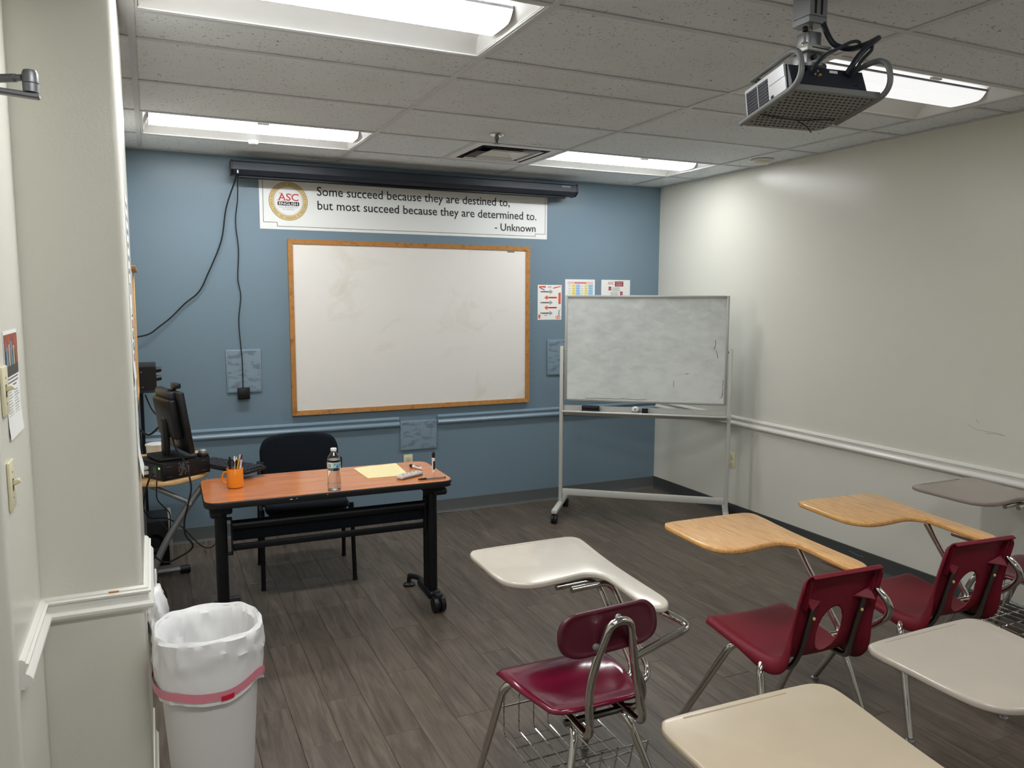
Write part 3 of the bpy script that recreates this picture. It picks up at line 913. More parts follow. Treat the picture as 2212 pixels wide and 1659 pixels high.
outlet(thing('wall_outlet', 'ivory power outlet low on the grey right wall', 'outlet', (XR, 4.537, 0.378), -PI/2))

def cords():
    t = thing('power_adapter', 'black square power adapter hanging on a thin cord on the blue wall', 'power adapter', (0.550, YB, 0.958))
    obj('body', MB().rbox(-0.039, 0.039, -0.046, -0.0135, 0, 0.079, 0.004, 2), MATS['black_plastic'], t)
    obj('plug', MB().box(-0.012, 0.012, -0.0135, -0.001, 0.02, 0.036), MATS['black_plastic'], t, False)
    pts = [(0.545, 5.365, 2.420), (0.548, 5.42, 2.37), (0.552, 5.50, 2.28), (0.537, 5.522, 2.138), (0.550, 5.522, 1.957), (0.539, 5.522, 1.773), (0.554, 5.522, 1.651),
           (0.536, 5.522, 1.496), (0.541, 5.518, 1.341), (0.548, 5.516, 1.216), (0.547, 5.508, 1.037)]
    obj('cord', MB().tube([(a-0.550, b-YB, c-0.958) for a, b, c in spline(pts, 5)], 0.0035, 7), MATS['rubber'], t)
    pts = [(0.541, 5.365, 2.430), (0.527, 5.43, 2.375), (0.479, 5.50, 2.223), (0.443, 5.51, 2.013), (0.355, 5.51, 1.801), (0.294, 5.51, 1.680), (0.208, 5.51, 1.605),
           (0.121, 5.51, 1.515), (0.05, 5.50, 1.457), (-0.019, 5.49, 1.407), (-0.112, 5.48, 1.388)]
    tag(obj('drooping_cord', MB().tube(spline(pts, 5), 0.0048, 8), MATS['rubber']), 'thick black cord drooping from the screen case to the left wall', 'cord')
cords()

# ------------------------------------------------------------------ things on the column and entry wall
def sheet_on_x(name, label, x, y0, y1, z0, z1, curl=0.0):
    """paper on a wall that faces +x"""
    t = thing(name, label, 'poster', (x, (y0+y1)/2, z0))
    n = 8; H = z1-z0; h = (y1-y0)/2
    mb = MB(); vs = []; fs = []
    for i in range(n+1):
        z = H*i/n; d = 0.0012+curl*max(0.0, 1-i/2.5)**2
        vs += [(d, -h, z), (d, h, z), (d-0.0006, -h, z), (d-0.0006, h, z)]
    for i in range(n):
        a = 4*i
        fs += [(a, a+1, a+5, a+4), (a+2, a+6, a+7, a+3), (a, a+4, a+6, a+2), (a+1, a+3, a+7, a+5)]
    fs += [(0, 2, 3, 1), (4*n, 4*n+1, 4*n+3, 4*n+2)]
    obj('sheet', mb.add(vs, fs), MATS['paper'], t)
    return t
def xflat(t, name, m, y0, y1, z0, z1, d=0.0016):
    return obj(name, MB().box(d-0.0003, d+0.0002, y0, y1, z0, z1), MATS[m], t, False)
mat('photo_red', rgb(150, 70, 52), 0.4, noise=(22, 0.55, (1, 1, 1)))
mat('photo_dark', rgb(58, 50, 50), 0.4, noise=(18, 0.5, (1, 1, 1)))
mat('photo_blue', rgb(104, 138, 170), 0.4, noise=(25, 0.4, (1, 1, 1)))
mat('photo_tan', rgb(176, 160, 132), 0.4, noise=(25, 0.4, (1, 1, 1)))
def entry_things():
    t = sheet_on_x('poster', 'photo flyer with text columns above the light switches by the entry', XALC, 2.205, 2.415, 1.300, 1.565, 0.004)
    H = 0.265
    xflat(t, 'photo', 'photo_dark', -0.098, 0.098, 0.152, 0.256)
    xflat(t, 'photo_backdrop', 'photo_red', -0.098, 0.098, 0.215, 0.256, 0.0020)
    for k, m in enumerate(('photo_blue', 'photo_tan', 'photo_blue', 'photo_tan', 'photo_red')):
        xflat(t, 'photo_figure', m, -0.08+k*0.034, -0.056+k*0.034, 0.178, 0.225+0.006*(k % 3), 0.0024)
    for k in range(3): xflat(t, 'heading_line', 'ink_soft', -0.08+0.02*(k == 2), 0.08-0.03*(k == 2), 0.144-k*0.009, 0.1475-k*0.009)
    for c in (-0.085, 0.01):
        for k in range(10): xflat(t, 'list_line', 'grey_ink', c, c+0.05+0.01*(k % 3), 0.112-k*0.0072, 0.1142-k*0.0072)
    for k in range(3): xflat(t, 'footer_line', 'grey_ink', -0.06, 0.085, 0.036-k*0.006, 0.038-k*0.006)
    mw = Matrix.Translation((0.0024, -0.095, 0.008)) @ Matrix.Rotation(PI/2, 4, 'Z')
    text('initials', 'ASC', MATS['maroon_ink'], t, 0, 0, 0, height=0.022, width=0.034, mw=mw)
    for (yc, z0, lb) in ((2.165, 1.368, 'upper ivory light switch overlapping the photo flyer edge'), (2.170, 1.140, 'lower ivory light switch below the photo flyer')):
        s = thing('light_switch', lb, 'light switch', (XALC, yc, z0), 0, 'ivory entry light switches')
        obj('cover', MB().rbox(0.0002, 0.007, -0.036, 0.036, 0, 0.118, 0.003, 2), MATS['ivory'], s)
        obj('toggle', MB().rbox(0.004, 0.024, -0.005, 0.005, -0.006, 0.006, 0.002, 1, Matrix.Translation((0, 0, 0.060)) @ Matrix.Rotation(R(-22), 4, 'Y')), MATS['ivory'], s)
        obj('toggle_frame', MB().box(0.0068, 0.0076, -0.007, 0.007, 0.044, 0.074), MATS['ivory_slot'], s, False)
        for z in (0.028, 0.090):
            obj('screw', MB().lathe([(0.003, 0.0065), (0.003, 0.0078)], (0, 0, z), n=10, axis='x'), MATS['steel_grey'], s)
    # sheets on the narrow side of the column
    t = sheet_on_x('poster', 'pale notice sheet high on the narrow side of the entry column', XCOL, 2.62, 2.83, 1.690, 1.960)
    for k in range(6): xflat(t, 'print_block', 'ink_soft' if k != 3 else 'blue_mark', -0.08, 0.06, 0.03+k*0.04, 0.045+k*0.04)
    t = sheet_on_x('poster', 'sheet with coloured marker drawings on the narrow column side', XCOL, 2.60, 2.86, 1.385, 1.655, 0.003)
    cols = ['blue_mark', 'red_ink', 'blue_mark', 'gold_dark', 'red_ink', 'yellow_ink']
    for k, m in enumerate(cols):
        z = 0.03+k*0.036
        xflat(t, 'marker_drawing', m, -0.02, 0.07, z, z+0.018)
        xflat(t, 'caption', 'ink', 0.02, 0.11, z-0.010, z-0.003)
    t = sheet_on_x('poster', 'plain white sheet curling out at the lower column side', XCOL, 2.66, 2.87, 1.085, 1.365, 0.012)
    bars_y = [0.05+0.02*i for i in range(8)]
    for z in bars_y: xflat(t, 'print_line', 'grey_ink', -0.08, 0.08, z+0.04, z+0.042)
    # wooden framed board on the left wall, seen edge on
    b = thing('bulletin_board', 'wood framed bulletin board on the left wall seen edge on', 'bulletin board', (XL, 4.62, 1.10))
    obj('cork', MB().box(0.001, 0.030, -0.30, 0.30, 0.03, 0.66), MATS['manila'], b, False)
    for (a, c) in ((-0.32, -0.30), (0.30, 0.32)):
        obj('side_rail', MB().rbox(0.001, 0.050, a, c, 0, 0.68, 0.003, 1), MATS['pine'], b)
    obj('bottom_rail', MB().rbox(0.001, 0.050, -0.30, 0.30, 0, 0.03, 0.003, 1), MATS['pine'], b)
    obj('top_ledge', MB().rbox(0.001, 0.068, -0.34, 0.34, 0.682, 0.700, 0.003, 1), MATS['oak_frame'], b)
    obj('top_rail', MB().rbox(0.001, 0.046, -0.30, 0.30, 0.655, 0.681, 0.003, 1), MATS['pine'], b)
    # door closer arm above the entry
    d = thing('door_closer', 'brushed metal door closer arm reaching in at the upper left', 'door closer', (-0.62, YALC, 2.02))
    k = (-0.182+0.62, 1.72-YALC, 0.0)
    obj('closer_body', MB().rbox(-0.20, 0.06, -0.07, -0.001, -0.03, 0.035, 0.008, 2), MATS['steel_grey'], d)
    obj('pivot', MB().lathe([(0.014, 0.03), (0.014, 0.052)], (0.0, -0.036, 0.0), n=14), MATS['steel_grey'], d)
    a0 = Vector((0.0, -0.036, 0.043)); a1 = Vector((k[0]-0.012, k[1]+0.004, 0.030))
    obj('round_arm', MB().tube([a0, a0.lerp(a1, 0.93), a0.lerp(a1, 0.931), a1], 0.0062, 12), MATS['steel_grey'], d)
    obj('collar', MB().tube([a0.lerp(a1, 0.90), a0.lerp(a1, 0.97)], 0.0078, 12), MATS['steel_grey'], d)
    obj('knuckle', MB().lathe([(0.013, 0.004), (0.0135, 0.018), (0.0135, 0.019), (0.012, 0.020), (0.0135, 0.021), (0.0135, 0.037), (0.011, 0.043), (0.005, 0.045)], k, n=18), MATS['steel_grey'], d)
    b0 = Vector((-0.14, -0.34, 0.043)); b1 = Vector((k[0], k[1], -0.001))
    dv = (b1-b0); L = dv.length
    fa = MB().rbox(0, L+0.014, -0.011, 0.011, -0.006, 0.004, 0.003, 1)
    fa.xf(Matrix.Translation(b0) @ dv.to_track_quat('X', 'Z').to_matrix().to_4x4())
    obj('flat_arm', fa, MATS['steel_grey'], d)
entry_things()
# ------------------------------------------------------------------ rolling whiteboard
def caster(t, p, r=0.03, name='caster', m='black_plastic', wd=1.0):
    c = obj(name, MB().lathe([(q, h*wd) for q, h in [(r*0.6, -0.022), (r*0.92, -0.021), (r, -0.018), (r, -0.005), (r*0.7, -0.003), (r*0.7, 0.003), (r, 0.005), (r, 0.018), (r*0.92, 0.021), (r*0.6, 0.022)]], (p[0], p[1], r), n=20, axis='x'), MATS[m], t)
    f = MB().lathe([(r*0.55, 0.0), (r*0.5, 0.012)], (p[0], p[1], r*1.9), n=12)
    f.box(p[0]-0.003, p[0]+0.003, p[1]-r*0.8, p[1]+r*0.8, r*0.9, r*1.95)
    obj('caster_fork', f, MATS[m], c)
    return c
def rolling_board():
    L = Vector((2.782, 5.115)); Rr = Vector((3.735, 4.355))
    d = Rr-L; W = d.length
    t = thing('rolling_whiteboard', 'freestanding rolling whiteboard on a grey tube stand across the corner', 'whiteboard', (L.x, L.y, 0), math.atan2(d.y, d.x))
    for x in (0.0, W):
        obj('upright', MB().rbox(x-0.014, x+0.014, -0.014, 0.014, 0.10, 1.290, 0.006, 2), MATS['alu_light'], t)
        obj('foot_bar', MB().rbox(x-0.022, x+0.022, -0.265, 0.255, 0.072, 0.104, 0.010, 2), MATS['alu_light'], t)
        for y in (-0.25, 0.235):
            caster(t, (x, y), 0.033)
        s = 1 if x == 0 else -1
        obj('pivot_knob', MB().lathe([(0.008, 0.0), (0.008, 0.040)], (x+0.012 if s > 0 else x-0.046, 0, 1.265), n=12, axis='x'), MATS['steel_grey'], t)
    obj('cross_beam', MB().rbox(0.014, W-0.014, -0.012, 0.012, 0.155, 0.205, 0.006, 2), MATS['alu_light'], t)
    x0, x1, z0, z1 = 0.021, W-0.020, 0.882, 1.668
    b = obj('board_panel', MB().box(x0+0.012, x1-0.012, -0.008, 0.008, z0+0.012, z1-0.012), MATS['whiteboard_used'], t, False)
    for (a, c, e, f) in ((x0, x1, z0, z0+0.020), (x0, x1, z1-0.020, z1)):
        obj('frame_rail', MB().rbox(a+0.021, c-0.021, -0.014, 0.014, e, f, 0.004, 2), MATS['alu'], t)
    for (a, c) in ((x0, x0+0.020), (x1-0.020, x1)):
        obj('frame_rail', MB().rbox(a, c, -0.014, 0.014, z0+0.001, z1-0.001, 0.004, 2), MATS['alu'], t)
    # marks never wiped off
    random.seed(3)
    def mark(x, z, w_, h):
        obj('ink_mark', MB().tube(spline([(x, -0.0088, z), (x+w_*0.5+0.003, -0.0088, z+h*0.4), (x+w_, -0.0088, z+h)], 4), 0.0012, 5), MATS['ink'], b)
    mark(0.822, 1.005, 0.002, 0.048); mark(x1-0.090, 1.315, -0.012, -0.03); mark(x1-0.090, 1.318, -0.002, 0.036)
    mark(x1-0.086, 1.28, 0.014, -0.06); mark(x1-0.036, 1.02, 0.008, 0.05); mark(x1-0.05, 0.935, 0.022, 0.03); mark(x1-0.036, 0.96, 0.006, 0.05)
    for k in range(9):
        mark(x0+0.16+k*0.05, z0+0.022+random.uniform(0, 0.004), 0.05, random.uniform(-0.002, 0.004))
    mark(0.905, 1.105, 0.025, 0.002)
    # tray with rounded lip
    tr = obj('marker_tray', MB().rbox(0.016, W-0.016, -0.070, 0.012, 0.797, 0.805, 0.003, 1), MATS['alu'], t)
    obj('tray_face', MB().rbox(0.016, W-0.016, 0.004, 0.014, 0.770, 0.846, 0.003, 1), MATS['alu_light'], t)
    obj('tray_lip', MB().tube([(0.018, -0.068, 0.806), (W-0.018, -0.068, 0.806)], 0.009, 10), MATS['alu'], t)
    mwm = t.matrix_basis.copy()
    def on_tray(x, y=-0.03):
        v = Matrix.Translation(t.location) @ Matrix.Rotation(t.rotation_euler.z, 4, 'Z') @ Vector((x, y, 0.8055))
        return v
    e = thing('board_eraser', 'black felt board eraser on the rolling whiteboard tray', 'eraser', on_tray(0.225), t.rotation_euler.z)
    obj('felt', MB().rbox(-0.065, 0.065, -0.024, 0.024, 0, 0.018, 0.004, 2), MATS['grey_fabric'], e)
    obj('grip', MB().rbox(-0.065, 0.065, -0.022, 0.022, 0.0182, 0.046, 0.008, 2), MATS['black_plastic'], e)
    e = thing('tray_gadget', 'small grey object with a white rounded top on the marker tray middle', 'gadget', on_tray(0.555), t.rotation_euler.z)
    obj('base', MB().rbox(-0.024, 0.024, -0.02, 0.02, 0, 0.020, 0.004, 2), MATS['steel_grey'], e)
    obj('dome', MB().lathe([(0.026, 0.020), (0.028, 0.032), (0.022, 0.046), (0.008, 0.052)], n=18), MATS['white_enamel'], e)
    obj('dial', MB().lathe([(0.005, -0.030), (0.005, -0.024)], (0, 0, 0.036), n=10, axis='y'), MATS['black_plastic'], e)
    e = thing('marker_box', 'small dark block beside the white topped object on the marker tray', 'box', on_tray(0.625), t.rotation_euler.z)
    obj('body', MB().rbox(-0.022, 0.022, -0.012, 0.012, 0, 0.034, 0.003, 1), MATS['black_plastic'], e)
    obj('lid', MB().rbox(-0.0225, 0.0225, -0.0125, 0.0125, 0.0342, 0.040, 0.002, 1), MATS['case_black'], e)
rolling_board()

# ------------------------------------------------------------------ corner computer table and what stands on it
TABC = 0.735
def computer_corner():
    t = thing('computer_table', 'small light wood computer table with curved grey legs in the corner', 'table', (0.06, 4.55, 0))
    out = [tuple(p)[:2] for p in spline([(-0.165, -0.30, 0), (-0.10, -0.385, 0), (0.0, -0.392, 0), (0.075, -0.350, 0), (0.14, -0.290, 0), (0.185, -0.20, 0), (0.195, 0.0, 0),
                                         (0.195, 0.35, 0), (0.17, 0.40, 0), (-0.14, 0.40, 0), (-0.166, 0.37, 0), (-0.168, 0.0, 0)], 5, True)]
    obj('table_top', MB().prism(out, 0.710, TABC, 0.008), MATS['pine'], t)
    y = -0.31
    lg = fillet([(0.172, y, 0.708), (0.085, y, 0.60), (-0.045, y, 0.40), (-0.115, y, 0.23), (-0.128, y, 0.045)], [0, 0.08, 0.16, 0.12, 0], 8)
    obj('leg', MB().tube(lg, 0.017, 12), MATS['steel_grey'], t)
    obj('brace', MB().tube([(-0.105, y, 0.705), (0.076, y, 0.600)], 0.013, 10), MATS['steel_grey'], t)
    obj('hinge_bolt', MB().lathe([(0.012, -0.022), (0.012, 0.022)], (0.078, y, 0.598), n=12, axis='y'), MATS['chrome'], t)
    obj('leg', MB().tube([(-0.150, 0.365, 0.708), (-0.150, 0.365, 0.040)], 0.017, 12), MATS['steel_grey'], t)
    for (xa, ya, xb, yb) in ((-0.140, -0.395, 0.265, -0.270), (-0.150, 0.365, 0.045, 0.365)):
        obj('foot', MB().tube([(xa, ya, 0.028), (xb, yb, 0.028)], 0.016, 10), MATS['steel_grey'], t)
        obj('foot_cap', MB().tube([(xb-0.01, yb, 0.026), (xb+0.045, yb+0.006, 0.024)], 0.023, 10), MATS['black_plastic'], t)
        obj('foot_cap', MB().tube([(xa-0.012, ya, 0.024), (xa+0.02, ya+0.003, 0.024)], 0.022, 10), MATS['black_plastic'], t)
    # desktop computer lying flat, its long side to the camera
    a = R(30)
    c = thing('desktop_computer', 'black desktop computer lying flat under the monitor', 'computer', (0.022, 4.150, TABC), a)
    L, D, H = 0.262, 0.262, 0.090
    obj('case', MB().rbox(0, L, 0, D, 0.004, H, 0.004, 2), MATS['black_plastic'], c)
    for x in (0.03, L-0.03):
        for y in (0.03, D-0.03):
            obj('foot', MB().lathe([(0.010, 0.0), (0.010, 0.005)], (x, y, 0), n=10), MATS['rubber'], c)
    random.seed(11)
    for i in range(9):
        for k in range(7):
            if random.random() < 0.72:
                x = 0.085+i*0.0065; z = 0.018+k*0.0095
                obj('side_vent', MB().box(x, x+random.uniform(0.003, 0.005), -0.0012, 0.0002, z, z+0.0055), MATS['ink_soft'], c, False)
    for (x, z) in ((0.02, 0.070), (0.21, 0.072), (0.02, 0.018), (0.21, 0.020)):
        obj('seam', MB().box(x, x+0.03, -0.0008, 0.0002, z, z+0.001), MATS['ink_soft'], c, False)
    # rear panel faces left
    obj('port_panel', MB().box(-0.0012, 0.0002, 0.02, 0.24, 0.012, 0.078), MATS['case_black'], c, False)
    for k in range(8):
        obj('rear_vent', MB().box(-0.0020, -0.0010, 0.060, 0.085, 0.018+k*0.0062, 0.0215+k*0.0062), MATS['ink_soft'], c, False)
    obj('network_port', MB().box(-0.003, -0.001, 0.026, 0.036, 0.060, 0.068), MATS['amber'], c, False)
    for z in (0.030, 0.054):
        obj('plug', MB().rbox(-0.030, -0.0005, 0.125, 0.160, z-0.008, z+0.010, 0.003, 1), MATS['remote_grey'], c)
    # monitor, back towards the camera
    m = thing('monitor', 'black monitor turned to the back wall on the desktop computer', 'monitor', (0.075, 4.325, TABC+H+0.001), R(106))
    obj('base', MB().prism([tuple(p)[:2] for p in fillet([(-0.11, -0.085, 0), (0.11, -0.085, 0), (0.10, 0.105, 0), (-0.10, 0.105, 0)], 0.02, 4, True)], 0.0, 0.016, 0.004), MATS['black_plastic'], m)
    obj('neck', MB().rbox(-0.032, 0.032, 0.020, 0.050, 0.012, 0.20, 0.010, 3), MATS['black_plastic'], m)
    tilt = Matrix.Translation((0, 0.0, 0.195)) @ Matrix.Rotation(R(-8), 4, 'X')
    obj('display', MB().rbox(-0.185, 0.185, -0.030, -0.002, -0.160, 0.155, 0.006, 2).xf(tilt), MATS['black_plastic'], m)
    obj('screen', MB().box(-0.170, 0.170, -0.0312, -0.0300, -0.140, 0.150).xf(tilt), MATS['black_gloss'], m, False)
    obj('back_housing', MB().rbox(-0.135, 0.135, -0.004, 0.038, -0.085, 0.120, 0.012, 3).xf(tilt), MATS['black_plastic'], m)
    obj('top_ridge', MB().rbox(-0.12, 0.12, -0.004, 0.022, 0.118, 0.155, 0.006, 2).xf(tilt), MATS['case_black'], m)
    obj('badge', MB().box(-0.012, 0.012, 0.0375, 0.0390, 0.0, 0.022).xf(tilt), MATS['ink_soft'], m, False)
    obj('video_plug', MB().rbox(-0.045, -0.020, 0.006, 0.026, -0.125, -0.095, 0.003, 1).xf(tilt), MATS['remote_grey'], m)
    wc = thing('webcam', 'small black webcam clipped on the monitor top', 'webcam', (0.0, 0.0, 0.0))
    wm = Matrix.Translation(m.location) @ Matrix.Rotation(m.rotation_euler.z, 4, 'Z') @ tilt
    p = wm @ Vector((-0.06, -0.016, 0.1562))
    wc.location = p; wc.rotation_euler = (0, 0, R(106))
    obj('clip', MB().rbox(-0.016, 0.016, -0.012, 0.030, 0.0005, 0.008, 0.002, 1), MATS['black_plastic'], wc)
    obj('body', MB().rbox(-0.038, 0.038, -0.030, 0.002, 0.0085, 0.036, 0.007, 2), MATS['black_plastic'], wc)
    obj('lens', MB().lathe([(0.009, -0.0325), (0.009, -0.029)], (0, 0, 0.022), n=14, axis='y'), MATS['black_gloss'], wc)
    # keyboard bridging both tables
    k = thing('keyboard', 'black keyboard bridging the computer table and the wooden desk', 'keyboard', (0.345, 4.345, TABC+0.0065), R(-56))
    obj('tray', MB().rbox(-0.215, 0.215, -0.068, 0.068, 0, 0.016, 0.004, 2).xf(Matrix.Rotation(R(3), 4, 'X')), MATS['black_plastic'], k)
    me = MB().rbox(-0.0078, 0.0078, -0.0075, 0.0075, 0, 0.007, 0.002, 1).mesh('key'); me.materials.append(MATS['case_black'])
    for r in range(6):
        for q in range(20):
            o = link('key', me, None, k, (-0.192+q*0.0203, 0.050-r*0.0205, 0.0165+(0.050-r*0.0205)*0.052))
    # mouse gadget and white bowl beside the monitor
    g = thing('speakerphone', 'small grey and black gadget on the far end of the desktop computer', 'speakerphone', (0.215, 4.285, TABC+H+0.001), R(30))
    obj('base', MB().lathe([(0.028, 0.0), (0.030, 0.010), (0.024, 0.018)], n=18), MATS['black_plastic'], g)
    obj('cap', MB().lathe([(0.022, 0.0182), (0.020, 0.030), (0.010, 0.036)], n=18), MATS['steel_grey'], g)
    g = thing('white_bowl', 'white container behind the monitor neck on the computer table', 'container', (0.0, 4.72, TABC+0.001))
    obj('body', MB().lathe([(0.040, 0.0), (0.050, 0.02), (0.056, 0.085), (0.053, 0.085), (0.047, 0.022), (0.004, 0.006)], n=28), MATS['paper'], g)
    obj('lid_rim', MB().lathe([(0.053, 0.0855), (0.060, 0.086), (0.060, 0.095), (0.050, 0.098), (0.004, 0.100)], n=28), MATS['white_enamel'], g)
    # speaker on a pole
    s = thing('speaker', 'black box speaker with two knobs on a pole in the corner', 'speaker', (-0.045, 5.16, 0))
    obj('pole', MB().tube([(-0.030, 0.305, 0.012), (-0.030, 0.305, 1.20)], 0.011, 10), MATS['black_metal'], s)
    obj('foot_plate', MB().lathe([(0.05, 0.0), (0.05, 0.010), (0.02, 0.014)], (-0.020, 0.305, 0), n=20), MATS['black_metal'], s)
    obj('arm', MB().tube([(-0.030, 0.305, 1.16), (-0.030, 0.1255, 1.16)], 0.010, 8), MATS['black_metal'], s)
    bm = MB()
    prof = [(-0.115, 1.095), (0.115, 1.055), (0.125, 1.075), (0.125, 1.245), (-0.115, 1.245), (-0.120, 1.235)]
    n = len(prof)
    bm.add([(x, a, b) for x in (-0.075, 0.060) for a, b in prof], [(i, (i+1) % n, n+(i+1) % n, n+i) for i in range(n)]+[tuple(range(n)), tuple(range(n, 2*n))])
    obj('cabinet', bm, MATS['black_plastic'], s, True, 20)
    for z in (1.215, 1.165):
        obj('knob', MB().lathe([(0.017, 0.060), (0.017, 0.070), (0.013, 0.088), (0.004, 0.090)], (0, -0.085, z), n=16, axis='x'), MATS['black_gloss'], s)
    for (x, z) in ((-0.02, 1.205), (-0.015, 1.115)):
        obj('screw', MB().lathe([(0.006, -0.121), (0.006, -0.116)], (x, 0, z), n=10, axis='y'), MATS['steel_dark'], s)
    q = thing('subwoofer', 'black floor speaker box with a grey side under the computer table', 'speaker', (-0.02, 5.27, 0))
    obj('cabinet', MB().rbox(-0.095, 0.062, -0.16, 0.125, 0.0, 0.282, 0.004, 2), MATS['black_plastic'], q)
    obj('side_panel', MB().rbox(0.0622, 0.082, -0.165, 0.125, 0.0, 0.290, 0.004, 2), MATS['alu'], q)
    obj('cone', MB().lathe([(0.052, -0.162), (0.055, -0.168), (0.045, -0.166), (0.02, -0.158)], (-0.018, 0, 0.15), n=24, axis='y'), MATS['black_gloss'], q)
    # loose cables
    def cable(pts, r, label):
        tag(obj('cable', MB().tube(spline(pts, 6), r, 7), MATS['rubber']), label, 'cable', 'loose computer cables')
    cable([(0.066, 4.26, 1.00), (0.075, 4.235, 0.93), (0.095, 4.17, 0.87), (0.123, 4.13, 0.83), (0.146, 4.10, 0.714), (0.128, 4.10, 0.622), (0.108, 4.12, 0.529), (0.112, 4.12, 0.46),
           (0.142, 4.12, 0.410), (0.125, 4.13, 0.375), (0.062, 4.14, 0.340), (0.019, 4.15, 0.325), (-0.022, 4.15, 0.350), (-0.065, 4.16, 0.41)], 0.0045,
          'thick black cable falling from the monitor in a long bend beside the table leg')
    cable([(-0.018, 4.172, 0.775), (-0.035, 4.12, 0.775), (-0.055, 4.115, 0.72), (-0.075, 4.13, 0.62), (-0.085, 4.14, 0.50)], 0.0045, 'black cable looping from the computer plugs behind the column')
    cable([(-0.005, 4.160, 0.755), (-0.008, 4.12, 0.74), (-0.010, 4.125, 0.66), (0.02, 4.18, 0.60), (0.045, 4.22, 0.55), (0.040, 4.4, 0.42), (0.0, 4.8, 0.36), (-0.02, 5.09, 0.30)], 0.003,
          'thin black cable dropping from the computer to the floor speaker')
    cable([(-0.085, 4.55, 0.52), (-0.05, 4.5, 0.47), (0.03, 4.45, 0.47), (0.10, 4.4, 0.43), (0.19, 4.35, 0.33), (0.25, 4.40, 0.30), (0.30, 4.50, 0.34), (0.345, 4.55, 0.46), (0.38, 4.48, 0.60), (0.39, 4.44, 0.70)], 0.003,
          'thin black cable strung under the computer table towards the desk')
    cable([(-0.06, 4.18, 0.30), (-0.03, 4.2, 0.22), (0.01, 4.21, 0.14), (0.005, 4.20, 0.06), (-0.03, 4.16, 0.008), (-0.07, 4.10, 0.006)], 0.003,
          'thin black cable curling on the floor by the table foot')
    cable([(-0.05, 5.14, 1.06), (-0.02, 5.10, 0.98), (0.012, 5.09, 0.94), (0.02, 5.09, 0.99), (0.0, 5.12, 1.05)], 0.004, 'black cable loop hanging under the pole speaker')
    cable([(-0.085, 5.13, 1.08), (-0.095, 5.10, 0.92), (-0.085, 5.10, 0.80), (-0.090, 5.10, 0.60), (-0.095, 5.12, 0.40)], 0.004, 'black cable running down behind the pole speaker stand')
    cable([(-0.09, 4.70, 0.93), (-0.04, 4.62, 0.90), (0.01, 4.52, 0.95), (0.035, 4.40, 1.0), (0.045, 4.345, 1.04)], 0.006, 'thick black cable rising from the wall to the monitor back')
computer_corner()

